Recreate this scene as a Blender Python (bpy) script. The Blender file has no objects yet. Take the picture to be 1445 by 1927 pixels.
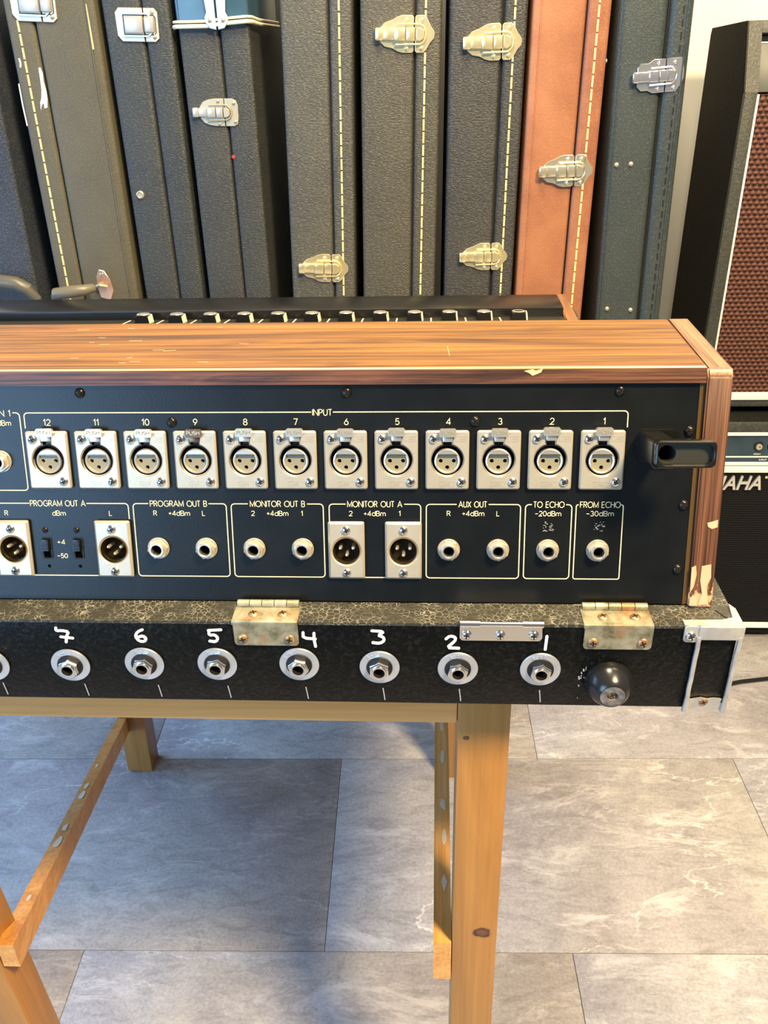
import bpy, bmesh, math, random
from mathutils import Matrix, Vector, noise
random.seed(7)
R = math.radians
# ---------------------------------------------------------------- camera, world, lights, exposure
# working frame in millimetres: x right along the console, y away from the camera, z up from the floor
EYE = 1106.0
sc = bpy.context.scene
cam_d = bpy.data.cameras.new('camera'); cam = bpy.data.objects.new('camera', cam_d)
sc.collection.objects.link(cam); sc.camera = cam
def cam_rows(th, ro, ya):
    Ry = Matrix(((math.cos(ya), -math.sin(ya), 0), (math.sin(ya), math.cos(ya), 0), (0, 0, 1)))
    M = Matrix(((1, 0, 0), (0, -math.sin(th), -math.cos(th)), (0, math.cos(th), -math.sin(th))))
    Rr = Matrix(((math.cos(ro), -math.sin(ro), 0), (math.sin(ro), math.cos(ro), 0), (0, 0, 1)))
    return Rr @ M @ Ry
cr = cam_rows(R(28.922), R(-1.491), R(-3.4565))
cam.matrix_world = Matrix.Translation((0, 0, EYE / 1000)) @ Matrix((cr[0], -cr[1], -cr[2])).transposed().to_4x4()
cam_d.sensor_fit = 'HORIZONTAL'; cam_d.sensor_width = 36; cam_d.lens = 36 * 1620.68 / 1445
cam_d.clip_start = 0.01

w = bpy.data.worlds.new('world'); sc.world = w; w.use_nodes = True
w.node_tree.nodes['Background'].inputs[0].default_value = (0.72, 0.84, 1.0, 1)
w.node_tree.nodes['Background'].inputs[1].default_value = 0.20

def area_light(name, loc, target, size, power, color, size_y=None):
    d = bpy.data.lights.new(name, 'AREA'); d.energy = power; d.color = color; d.size = size
    if size_y: d.shape = 'RECTANGLE'; d.size_y = size_y
    o = bpy.data.objects.new(name, d); sc.collection.objects.link(o)
    o.location = loc
    o.rotation_euler = (Vector(target) - Vector(loc)).to_track_quat('-Z', 'Y').to_euler()
    return o
area_light('window_light', (-1.75, -1.7, 1.15), (-0.1, 0.8, 0.75), 1.4, 62, (0.34, 0.62, 1.0), 1.5)
area_light('ceiling_lamp_front', (0.9, -0.45, 2.7), (0.45, 0.6, 0.3), 0.4, 138, (1.0, 0.75, 0.43))
area_light('ceiling_lamp_back', (0.05, 0.65, 2.6), (0.0, 1.3, 0.9), 0.45, 50, (1.0, 0.83, 0.54))
area_light('blue_fill_side', (-3.0, 1.1, 1.2), (0.0, 0.9, 0.0), 1.6, 85, (0.28, 0.52, 1.0), 1.4)  # added cool fill from the left to turn the floor shadow bluer
sc.view_settings.view_transform = 'Standard'; sc.view_settings.look = 'None'
sc.view_settings.gamma = 1; sc.view_settings.use_curve_mapping = False
sc.view_settings.exposure = 0.24

# ---------------------------------------------------------------- helpers
S = 0.001
def T(x, y, z): return Matrix.Translation((x * S, y * S, z * S))
def V(x, y, z): return (x * S, y * S, (z + EYE) * S)     # z given relative to eye height
def RZ(a): return Matrix.Rotation(a, 4, 'Z')
def RX(a): return Matrix.Rotation(a, 4, 'X')
def RY(a): return Matrix.Rotation(a, 4, 'Y')

class MB:
    """collects geometry in millimetres; build() makes ONE mesh"""
    def __init__(s): s.v = []; s.f = []; s.m = []
    def add(s, vs, fs, M=None, mi=0):
        o = len(s.v)
        if M is None: s.v += [Vector(p) for p in vs]
        else:
            A = M.copy(); A.translation = A.translation / S
            s.v += [A @ Vector(p) for p in vs]
        s.f += [[i + o for i in f] for f in fs]; s.m += [mi] * len(fs)
        return s
    def box(s, x0, x1, y0, y1, z0, z1, b=0, M=None, mi=0):
        if b <= 0:
            vs = [(x, y, z) for z in (z0, z1) for y in (y0, y1) for x in (x0, x1)]
            fs = [(0, 2, 3, 1), (4, 5, 7, 6), (0, 1, 5, 4), (2, 6, 7, 3), (0, 4, 6, 2), (1, 3, 7, 5)]
            return s.add(vs, fs, M, mi)
        bm = bmesh.new(); bmesh.ops.create_cube(bm, size=1)
        for v in bm.verts:
            v.co = Vector(((x0 + x1) / 2 + v.co.x * (x1 - x0), (y0 + y1) / 2 + v.co.y * (y1 - y0), (z0 + z1) / 2 + v.co.z * (z1 - z0)))
        bmesh.ops.bevel(bm, geom=bm.edges[:] + bm.verts[:], offset=b, segments=2, affect='EDGES', profile=0.5)
        s.frombm(bm, M, mi); bm.free(); return s
    def frombm(s, bm, M=None, mi=0):
        bm.verts.index_update()
        return s.add([v.co.copy() for v in bm.verts], [[v.index for v in f.verts] for f in bm.faces], M, mi)
    def cyl(s, r0, r1, z0, z1, n=24, M=None, mi=0, cap0=True, cap1=True, ph=0):
        vs = [(r0 * math.cos(2 * math.pi * i / n + ph), r0 * math.sin(2 * math.pi * i / n + ph), z0) for i in range(n)]
        vs += [(r1 * math.cos(2 * math.pi * i / n + ph), r1 * math.sin(2 * math.pi * i / n + ph), z1) for i in range(n)]
        fs = [(i, (i + 1) % n, n + (i + 1) % n, n + i) for i in range(n)]
        if cap0: fs.append(tuple(range(n - 1, -1, -1)))
        if cap1: fs.append(tuple(range(n, 2 * n)))
        return s.add(vs, fs, M, mi)
    def lathe(s, prof, n=28, M=None, mi=0, closed=False, ph=0):
        """prof: list of (r, z)"""
        vs = []; fs = []
        for r, z in prof:
            vs += [(r * math.cos(2 * math.pi * i / n + ph), r * math.sin(2 * math.pi * i / n + ph), z) for i in range(n)]
        k = len(prof)
        for j in range(k if closed else k - 1):
            a = j * n; b = ((j + 1) % k) * n
            fs += [(a + i, a + (i + 1) % n, b + (i + 1) % n, b + i) for i in range(n)]
        return s.add(vs, fs, M, mi)
    def prism(s, pts, h0, h1, axis='Z', M=None, mi=0):
        """polygon pts (a,b) extruded along axis"""
        def P(a, b, h): return {'Z': (a, b, h), 'X': (h, a, b), 'Y': (a, h, b)}[axis]
        n = len(pts)
        vs = [P(a, b, h0) for a, b in pts] + [P(a, b, h1) for a, b in pts]
        fs = [tuple(range(n - 1, -1, -1)), tuple(range(n, 2 * n))] + [(i, (i + 1) % n, n + (i + 1) % n, n + i) for i in range(n)]
        return s.add(vs, fs, M, mi)
    def ribbon(s, pts, wd, z0, z1, M=None, mi=0, closed=False):
        """flat strip of width wd following 2D points, thickness z0..z1"""
        P = [Vector(p) for p in pts]; n = len(P); L = []; Rr = []
        for i in range(n):
            a = P[i - 1] if (i > 0 or closed) else None
            b = P[(i + 1) % n] if (i < n - 1 or closed) else None
            d1 = (P[i] - a).normalized() if a is not None else None
            d2 = (b - P[i]).normalized() if b is not None else None
            if d1 is None: d1 = d2
            if d2 is None: d2 = d1
            t = (d1 + d2)
            t = t.normalized() if t.length > 1e-6 else d2
            nn = Vector((-t.y, t.x)); k = 1 / max(0.4, nn.dot(Vector((-d2.y, d2.x))))
            L.append(P[i] + nn * wd / 2 * k); Rr.append(P[i] - nn * wd / 2 * k)
        vs = [(p.x, p.y, z0) for p in L] + [(p.x, p.y, z0) for p in Rr] + [(p.x, p.y, z1) for p in L] + [(p.x, p.y, z1) for p in Rr]
        fs = []
        for i in range(n if closed else n - 1):
            j = (i + 1) % n
            fs += [(2 * n + i, 3 * n + i, 3 * n + j, 2 * n + j), (i, j, n + j, n + i), (i, 2 * n + i, 2 * n + j, j), (n + i, n + j, 3 * n + j, 3 * n + i)]
        if not closed: fs += [(0, n, 3 * n, 2 * n), (n - 1, 3 * n - 1, 4 * n - 1, 2 * n - 1)]
        return s.add(vs, fs, M, mi)
    def brush(s, pts, wd, z0, z1):
        for k, (a, b) in enumerate(zip(pts[:-1], pts[1:])):
            a = Vector(a); b = Vector(b)
            if (b - a).length > 1e-4: s.ribbon([a, b], wd, z0, z1 + 0.04 + 0.02 * k)
        for k, p in enumerate(pts): s.cyl(wd / 2, wd / 2, z0, z1 + 0.03 + 0.02 * k, 12, T(p[0], p[1], 0))
        return s
    def tube(s, pts, r, n=8, M=None, mi=0, closed=False, sq=1.0):
        P = [Vector(p) for p in pts]; k = len(P); vs = []; fs = []
        up = Vector((0, 0, 1))
        rs = r if isinstance(r, (list, tuple)) else [r] * k
        for i in range(k):
            a = P[i - 1] if (i > 0 or closed) else P[i]
            b = P[(i + 1) % k] if (i < k - 1 or closed) else P[i]
            t = (b - a).normalized()
            u = up.cross(t)
            if u.length < 0.05: u = Vector((1, 0, 0)).cross(t)
            u.normalize(); q = t.cross(u)
            for j in range(n):
                an = 2 * math.pi * j / n
                vs.append(P[i] + u * rs[i] * math.cos(an) + q * rs[i] * sq * math.sin(an))
        for i in range(k if closed else k - 1):
            a = i * n; b = ((i + 1) % k) * n
            fs += [(a + j, a + (j + 1) % n, b + (j + 1) % n, b + j) for j in range(n)]
        if not closed: fs += [tuple(range(n - 1, -1, -1)), tuple(range((k - 1) * n, k * n))]
        return s.add(vs, fs, M, mi)
    def curve(s, loops, z0, z1, bev=0, M=None, mi=0, seg=1):
        """plate with holes: 2D loops (first outer, rest holes) between z0 and z1, bevelled edges"""
        c = bpy.data.curves.new('t', 'CURVE'); c.dimensions = '2D'; c.fill_mode = 'BOTH'
        for lp in loops:
            sp = c.splines.new('POLY'); sp.points.add(len(lp) - 1)
            for p, q in zip(sp.points, lp): p.co = (q[0], q[1], 0, 1)
            sp.use_cyclic_u = True
        c.extrude = (z1 - z0) / 2 - bev; c.bevel_depth = bev; c.bevel_resolution = seg - 1; c.offset = -bev
        o = bpy.data.objects.new('t', c); sc.collection.objects.link(o)
        dg = bpy.context.evaluated_depsgraph_get(); me = bpy.data.meshes.new_from_object(o.evaluated_get(dg))
        zc = (z0 + z1) / 2
        s.add([(v.co.x, v.co.y, v.co.z + zc) for v in me.vertices], [list(p.vertices) for p in me.polygons], M, mi)
        bpy.data.objects.remove(o); bpy.data.curves.remove(c); bpy.data.meshes.remove(me)
        return s
    def text(s, body, cx, cy, width=None, cap=4.0, z0=0.02, z1=0.12, M=None, mi=0, shear=0, spacing=1.0, bold=0, align='C'):
        c = bpy.data.curves.new('t', 'FONT'); c.body = body; c.size = cap / 0.729
        c.resolution_u = 3; c.extrude = (z1 - z0) / 2; c.shear = shear; c.space_character = spacing; c.offset = bold
        o = bpy.data.objects.new('t', c); sc.collection.objects.link(o)
        dg = bpy.context.evaluated_depsgraph_get(); me = bpy.data.meshes.new_from_object(o.evaluated_get(dg))
        xs = [v.co.x for v in me.vertices]; x0, x1 = min(xs), max(xs)
        k = (width / (x1 - x0)) if width else 1.0
        off = {'C': (x0 + x1) / 2 * k, 'R': x1 * k, 'L': x0 * k}[align]
        s.add([(v.co.x * k - off + cx, v.co.y + cy - cap / 2, v.co.z + (z0 + z1) / 2) for v in me.vertices],
              [list(p.vertices) for p in me.polygons], M, mi)
        bpy.data.objects.remove(o); bpy.data.curves.remove(c); bpy.data.meshes.remove(me)
        return s
    def mesh(s, name, mats, sharp=35):
        me = bpy.data.meshes.new(name)
        me.from_pydata([tuple(v * S) for v in s.v], [], s.f)
        mats = mats if isinstance(mats, (list, tuple)) else [mats]
        for m in mats: me.materials.append(m)
        me.polygons.foreach_set('material_index', s.m)
        me.polygons.foreach_set('use_smooth', [True] * len(me.polygons))
        me.set_sharp_from_angle(angle=R(sharp)); me.update()
        return me
    def build(s, name, mats, parent=None, M=None, sharp=35):
        return put(name, s.mesh(name, mats, sharp), parent, M)

def put(name, me, parent=None, M=None):
    o = bpy.data.objects.new(name, me); sc.collection.objects.link(o)
    if parent: o.parent = parent
    if M is not None: o.matrix_basis = M
    return o
def root(name, loc, label, cat, group=None, rot=None):
    o = bpy.data.objects.new(name, None); sc.collection.objects.link(o)
    o.location = loc; o.empty_display_size = 0.05
    if rot: o.rotation_euler = rot
    o['label'] = label; o['category'] = cat
    if group: o['group'] = group
    return o
def dup(o, parent, M):
    c = o.copy(); sc.collection.objects.link(c); c.parent = parent; c.matrix_basis = M
    for ch in o.children:
        d = ch.copy(); sc.collection.objects.link(d); d.parent = c; d.matrix_basis = ch.matrix_basis
    return c
def circ(r, n=32, cx=0, cy=0, ph=0, rev=False):
    p = [(cx + r * math.cos(2 * math.pi * i / n + ph), cy + r * math.sin(2 * math.pi * i / n + ph)) for i in range(n)]
    return p[::-1] if rev else p
def rrect(x0, x1, y0, y1, r, n=5):
    p = []
    for cx, cy, a0 in ((x1 - r, y1 - r, 0), (x0 + r, y1 - r, 90), (x0 + r, y0 + r, 180), (x1 - r, y0 + r, 270)):
        p += [(cx + r * math.cos(R(a0 + 90 * i / n)), cy + r * math.sin(R(a0 + 90 * i / n))) for i in range(n + 1)]
    return p

# ---------------------------------------------------------------- materials
def nodes(name):
    m = bpy.data.materials.new(name); m.use_nodes = True; nt = m.node_tree
    return m, nt, nt.nodes['Principled BSDF'], lambda t, **k: mk(nt, t, **k)
def mk(nt, t, **k):
    n = nt.nodes.new('ShaderNode' + t)
    for a, b in k.items():
        if a[0] == '_': n.inputs[a[1:].replace('_', ' ')].default_value = b
        else: setattr(n, a, b)
    return n
PRE = [0.0]                                                  # grain tilt about x for boards that lean
def coord(nt, scale=(1, 1, 1), rot=(0, 0, 0), loc=(0, 0, 0)):
    tc = nt.nodes.new('ShaderNodeTexCoord'); mp = nt.nodes.new('ShaderNodeMapping')
    mp.inputs['Scale'].default_value = scale; mp.inputs['Rotation'].default_value = rot; mp.inputs['Location'].default_value = loc
    src = tc.outputs['Object']
    if PRE[0]:
        m0 = nt.nodes.new('ShaderNodeMapping'); m0.inputs['Rotation'].default_value = (PRE[0], 0, 0)
        nt.links.new(src, m0.inputs[0]); src = m0.outputs[0]
    nt.links.new(src, mp.inputs[0]); return mp.outputs[0]
def ramp(nt, src, stops):
    r = nt.nodes.new('ShaderNodeValToRGB'); nt.links.new(src, r.inputs[0])
    e = r.color_ramp.elements
    while len(e) < len(stops): e.new(0.5)
    for q, (p, c) in zip(e, stops): q.position = p; q.color = (*c, 1) if len(c) == 3 else c
    return r.outputs[0]
def g(v): return (v, v, v)
def noise_n(nt, vec, sc_, det=4, rough=0.5, dist=0):
    n = nt.nodes.new('ShaderNodeTexNoise'); nt.links.new(vec, n.inputs['Vector'])
    n.inputs['Scale'].default_value = sc_; n.inputs['Detail'].default_value = det
    n.inputs['Roughness'].default_value = rough; n.inputs['Distortion'].default_value = dist
    return n.outputs[0]
def mix(nt, fac, a, b, mode='MIX'):
    m = nt.nodes.new('ShaderNodeMix'); m.data_type = 'RGBA'; m.blend_type = mode
    for i, x in ((0, fac), (6, a), (7, b)):
        if isinstance(x, (int, float)): m.inputs[i].default_value = x
        elif isinstance(x, tuple): m.inputs[i].default_value = (*x[:3], 1)
        else: nt.links.new(x, m.inputs[i])
    return m.outputs[2]
def bump(nt, b, src, st=0.3, dist=0.001, prev=None):
    n = nt.nodes.new('ShaderNodeBump'); n.inputs['Strength'].default_value = st; n.inputs['Distance'].default_value = dist
    nt.links.new(src, n.inputs['Height'])
    if prev: nt.links.new(prev, n.inputs['Normal'])
    nt.links.new(n.outputs[0], b.inputs['Normal']); return n.outputs[0]
def plain(name, col, rough=0.5, metal=0.0, nz=0.0, nsc=300, var=0.0, vsc=30, coat=0):
    m, nt, b, _ = nodes(name)
    b.inputs['Roughness'].default_value = rough; b.inputs['Metallic'].default_value = metal
    b.inputs['Coat Weight'].default_value = coat
    v = coord(nt)
    lo = tuple(c * (1 - var) for c in col); hi = tuple(min(1, c * (1 + var)) for c in col)
    c = ramp(nt, noise_n(nt, v, vsc, 5), [(0.3, lo), (0.7, hi)]); nt.links.new(c, b.inputs['Base Color'])
    if nz: bump(nt, b, noise_n(nt, v, nsc, 3), nz, 0.0005)
    return m
def leather(name, col, hi, scale=420, st=0.5, rough=0.48, stretch=2.2, scuff=None, glint=0.55, spec=0.5):
    m, nt, b, _ = nodes(name)
    b.inputs['Specular IOR Level'].default_value = spec
    v = coord(nt, (1, 1, stretch)); big = noise_n(nt, coord(nt), 7, 4, 0.6)
    c = ramp(nt, big, [(0.3, col), (0.75, hi)])
    grain = noise_n(nt, v, scale, 3, 0.6, 0.6)
    c = mix(nt, ramp(nt, grain, [(0.5, g(0)), (0.72, g(glint))]), c, tuple(min(1, x * 2.0 + 0.01) for x in hi))  # highlights on the grain crests mixed into the colour
    if scuff:
        s_ = ramp(nt, noise_n(nt, coord(nt, (1, 1, 0.5)), 60, 6, 0.7), [(0.70, g(0)), (0.74, g(1))])
        c = mix(nt, s_, c, scuff)
    nt.links.new(c, b.inputs['Base Color'])
    b.inputs['Roughness'].default_value = rough
    bump(nt, b, grain, st, 0.0016)
    return m
def wood(name, dark, mid, light, axis='X', scale=1.0, rough=0.35, worn=None, knots=(), contrast=1.0, coat=0.0, fine=0.5):
    m, nt, b, _ = nodes(name)
    st = {'X': (1, 12, 12), 'Z': (12, 12, 1), 'Y': (12, 1, 12)}[axis]
    v = coord(nt, tuple(s_ * scale for s_ in st))
    n1 = noise_n(nt, v, 5, 6, 0.62, 1.2)
    c = ramp(nt, n1, [(0.32, dark), (0.5, mid), (0.68, light)])
    st2 = {'X': (0.7, 60, 60), 'Z': (60, 60, 0.6), 'Y': (60, 0.7, 60)}[axis]
    n2 = noise_n(nt, coord(nt, tuple(s_ * scale for s_ in st2)), 9, 2, 0.55)
    c = mix(nt, fine, c, ramp(nt, n2, [(0.34, g(0.22)), (0.60, g(1.1))]), 'MULTIPLY')
    for (kx, ky, kz, kr) in knots:
        tc = nt.nodes.new('ShaderNodeTexCoord'); mp = nt.nodes.new('ShaderNodeMapping')
        mp.vector_type = 'POINT'; mp.inputs['Location'].default_value = (-kx * S / (kr * S), -ky * S / (kr * S), -kz * S / (kr * S * 0.85))
        mp.inputs['Scale'].default_value = (1 / (kr * S), 1 / (kr * S), 1 / (kr * S * 0.85))
        nt.links.new(tc.outputs['Object'], mp.inputs[0])
        nn = nt.nodes.new('ShaderNodeTexNoise'); nn.inputs['Scale'].default_value = 1.5; nt.links.new(mp.outputs[0], nn.inputs['Vector'])
        ad = nt.nodes.new('ShaderNodeVectorMath'); ad.operation = 'LENGTH'; nt.links.new(mp.outputs[0], ad.inputs[0])
        sm = nt.nodes.new('ShaderNodeMath'); sm.operation = 'MULTIPLY_ADD'; nt.links.new(nn.outputs[0], sm.inputs[0]); sm.inputs[1].default_value = 0.9
        nt.links.new(ad.outputs['Value'], sm.inputs[2])
        kc = ramp(nt, sm.outputs[0], [(0.5, (0.10, 0.035, 0.012)), (1.25, (0.16, 0.06, 0.02)), (1.45, (0.05, 0.018, 0.006)), (1.7, (0.42, 0.18, 0.05))])
        km = ramp(nt, sm.outputs[0], [(1.45, g(1)), (2.3, g(0))])
        km.node.color_ramp.elements[0].position = 0.0
        dv = nt.nodes.new('ShaderNodeMath'); dv.operation = 'DIVIDE'; dv.inputs[1].default_value = 2.4; nt.links.new(sm.outputs[0], dv.inputs[0])
        km = ramp(nt, dv.outputs[0], [(0.6, g(1)), (0.95, g(0))])
        dv2 = ramp(nt, dv.outputs[0], [(0.2, (0.16, 0.06, 0.02)), (0.48, (0.12, 0.04, 0.012)), (0.58, (0.035, 0.012, 0.004)), (0.75, (0.40, 0.17, 0.04))])
        c = mix(nt, km, c, dv2)
    if worn:
        z0, z1, wc = worn
        tc = nt.nodes.new('ShaderNodeTexCoord'); sp = nt.nodes.new('ShaderNodeSeparateXYZ'); nt.links.new(tc.outputs['Object'], sp.inputs[0])
        mr = nt.nodes.new('ShaderNodeMapRange'); mr.inputs[1].default_value = z0 * S; mr.inputs[2].default_value = z1 * S
        mr.inputs[3].default_value = 1; mr.inputs[4].default_value = 0; nt.links.new(sp.outputs[2], mr.inputs[0])
        n3 = noise_n(nt, coord(nt, (1.3, 1, 0.7)), 110, 5, 0.7)
        mm = nt.nodes.new('ShaderNodeMath'); mm.operation = 'MULTIPLY'; nt.links.new(mr.outputs[0], mm.inputs[0]); nt.links.new(n3, mm.inputs[1])
        c = mix(nt, ramp(nt, mm.outputs[0], [(0.40, g(0)), (0.44, g(1))]), c, wc)
    nt.links.new(c, b.inputs['Base Color']); b.inputs['Roughness'].default_value = rough
    b.inputs['Coat Weight'].default_value = coat; b.inputs['Coat Roughness'].default_value = 0.25
    bump(nt, b, n2, 0.12, 0.0004)
    return m

M = {}
M['panel'] = plain('black_panel', (0.004, 0.005, 0.005), 0.34, 0, 0.08, 900, 0.3, 40)
M['panel'].node_tree.nodes['Principled BSDF'].inputs['Specular IOR Level'].default_value = 0.36
M['print'] = plain('cream_print', (0.86, 0.74, 0.42), 0.5)
M['nickel'] = plain('satin_nickel', (0.47, 0.43, 0.335), 0.36, 0.45, 0.08, 500, 0.06, 90)
M['steel'] = plain('bright_steel', (0.80, 0.77, 0.72), 0.18, 1.0, 0, 1, 0.05)
M['silver'] = plain('silver_metal', (0.74, 0.69, 0.58), 0.30, 0.8)
M['brass'] = plain('brass', (0.85, 0.62, 0.25), 0.25, 1.0)
M['insert'] = plain('grey_insulator', (0.24, 0.22, 0.14), 0.5)
M['black'] = plain('black_plastic', (0.008, 0.008, 0.008), 0.28)
M['matt'] = plain('matt_black', (0.004, 0.004, 0.005), 0.6)
M['hole'] = plain('hole_black', (0.001, 0.001, 0.001), 0.9)
M['scr'] = plain('black_screw', (0.02, 0.018, 0.015), 0.25, 0.6)
M['hook'] = plain('hook_plastic', (0.007, 0.007, 0.006), 0.2, 0, 0.05, 300)
M['rose'] = wood('rosewood_top', (0.060, 0.023, 0.007), (0.19, 0.080, 0.017), (0.285, 0.128, 0.026), 'X', 0.8, 0.45, coat=0.0, fine=0.75)
M['rose_trim'] = wood('rosewood_trim', (0.045, 0.016, 0.009), (0.13, 0.050, 0.024), (0.19, 0.08, 0.038), 'X', 1.6, 0.45, fine=0.85)
PRE[0] = R(14)
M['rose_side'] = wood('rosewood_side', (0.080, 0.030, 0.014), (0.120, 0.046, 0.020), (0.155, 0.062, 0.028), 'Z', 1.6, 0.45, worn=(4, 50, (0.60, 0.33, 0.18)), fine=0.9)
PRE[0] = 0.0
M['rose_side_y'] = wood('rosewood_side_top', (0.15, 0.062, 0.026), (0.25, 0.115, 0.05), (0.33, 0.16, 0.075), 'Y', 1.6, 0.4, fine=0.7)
M['pine'] = wood('varnished_pine', (0.46, 0.215, 0.055), (0.56, 0.28, 0.075), (0.62, 0.33, 0.10), 'X', 0.45, 0.42, fine=0.16, coat=0.1)
M['pine_z'] = wood('varnished_pine_leg', (0.33, 0.145, 0.030), (0.41, 0.185, 0.040), (0.47, 0.225, 0.055), 'Z', 0.5, 0.42, fine=0.14, knots=((6, -19, 452, 6.5), (-12, -19, 668, 2.0)), coat=0.1)
M['pine_y'] = wood('varnished_pine_lath_lit', (0.56, 0.25, 0.075), (0.72, 0.34, 0.08), (0.78, 0.43, 0.15), 'Y', 0.8, 0.42, fine=0.25, coat=0.1)  # brighter than the other pine: strong light on the laths is in the colour

M['rose'].node_tree.nodes['Principled BSDF'].inputs['Specular IOR Level'].default_value = 0.3
def cracked(name):
    m, nt, b, _ = nodes(name)
    v = coord(nt)
    n = nt.nodes.new('ShaderNodeTexNoise'); nt.links.new(v, n.inputs['Vector']); n.inputs['Scale'].default_value = 120
    vm = nt.nodes.new('ShaderNodeVectorMath'); vm.operation = 'MULTIPLY_ADD'; nt.links.new(n.outputs[1], vm.inputs[0]); vm.inputs[1].default_value = (0.006,) * 3; nt.links.new(v, vm.inputs[2])
    vo = nt.nodes.new('ShaderNodeTexVoronoi'); vo.feature = 'DISTANCE_TO_EDGE'; vo.inputs['Scale'].default_value = 300; nt.links.new(vm.outputs[0], vo.inputs['Vector'])
    ed = ramp(nt, vo.outputs[0], [(0.01, g(0.75)), (0.07, g(0))])
    fade = ramp(nt, noise_n(nt, v, 90, 3), [(0.34, g(0)), (0.60, g(1))])
    f = mix(nt, 1.0, ed, fade, 'MULTIPLY')
    c = mix(nt, f, (0.030, 0.029, 0.021), (0.30, 0.28, 0.22))
    nt.links.new(c, b.inputs['Base Color']); b.inputs['Roughness'].default_value = 0.42
    bump(nt, b, vo.outputs[0], 0.5, 0.0008); return m
M['cracked'] = cracked('cracked_leatherette')
M['tolex'] = leather('black_leatherette', (0.0015, 0.002, 0.002), (0.004, 0.0045, 0.004), 300, 0.35, 0.36, 1.0, spec=0.16, scuff=(0.03, 0.03, 0.03))
M['alu'] = plain('worn_aluminium', (0.52, 0.50, 0.45), 0.42, 0.55, 0.25, 160, 0.22, 90)
def rusty(name):
    m, nt, b, _ = nodes(name)
    v = coord(nt); n1 = noise_n(nt, v, 70, 6, 0.7)
    c = ramp(nt, n1, [(0.34, (0.11, 0.10, 0.05)), (0.50, (0.30, 0.28, 0.18)), (0.70, (0.46, 0.43, 0.32))])
    r_ = ramp(nt, noise_n(nt, v, 45, 5, 0.6), [(0.55, g(0)), (0.68, g(0.8))])
    c = mix(nt, r_, c, (0.36, 0.15, 0.04)); nt.links.new(c, b.inputs['Base Color'])
    b.inputs['Metallic'].default_value = 0.45; b.inputs['Roughness'].default_value = 0.45
    bump(nt, b, n1, 0.2, 0.0005); return m
M['rust'] = rusty('rusty_plated_steel')
M['rustscrew'] = plain('rusty_screw', (0.40, 0.24, 0.12), 0.4, 0.6, 0.2, 300, 0.5, 200)
M['white'] = plain('white_paint', (0.85, 0.85, 0.83), 0.6)
M['zinc'] = plain('zinc_washer', (0.56, 0.60, 0.64), 0.33, 0.7, 0.05, 200, 0.12, 60)
M['rubber'] = plain('black_rubber', (0.012, 0.013, 0.014), 0.22, 0, 0.2, 120, 0.3)
M['wornrubber'] = plain('worn_rubber', (0.13, 0.12, 0.11), 0.8, 0, 0.6, 200, 0.6, 250)
M['latchA'] = plain('brass_plated_latch', (0.90, 0.80, 0.46), 0.27, 0.75, 0, 1, 0.08, 60)
M['latchB'] = plain('cream_metal_latch', (0.44, 0.385, 0.265), 0.34, 0.4, 0, 1, 0.05)
M['latchW'] = plain('pale_silver_metal', (0.46, 0.45, 0.42), 0.35, 0.4)
M['latchC'] = plain('chrome_latch', (0.86, 0.83, 0.80), 0.16, 0.9)
M['stitch'] = plain('gold_stitching', (0.83, 0.68, 0.28), 0.6)
M['blackstitch'] = plain('black_stitching', (0.004, 0.004, 0.004), 0.6)
M['cream'] = plain('cream_piping', (0.86, 0.78, 0.55), 0.45)
M['bluemetal'] = plain('pale_blue_metal', (0.62, 0.72, 0.88), 0.3, 0.5)
M['wall'] = plain('wall_paint', (0.78, 0.76, 0.70), 0.8, 0, 0.05, 60)
M['ampblk'] = leather('amp_vinyl', (0.003, 0.0035, 0.003), (0.006, 0.0065, 0.005), 260, 0.5, 0.85, 1.0, spec=0.2)
M['ampfrm'] = leather('amp_frame_vinyl', (0.022, 0.026, 0.022), (0.045, 0.046, 0.034), 260, 0.5, 0.5, 1.0)
M['whiteline'] = plain('white_piping', (0.82, 0.80, 0.68), 0.5)
M['amppanel'] = plain('navy_panel', (0.020, 0.045, 0.065), 0.45, 0, 0.05, 300, 0.25)
M['greypanel'] = plain('grey_panel', (0.05, 0.055, 0.045), 0.45, 0, 0.05, 300, 0.25)
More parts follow.
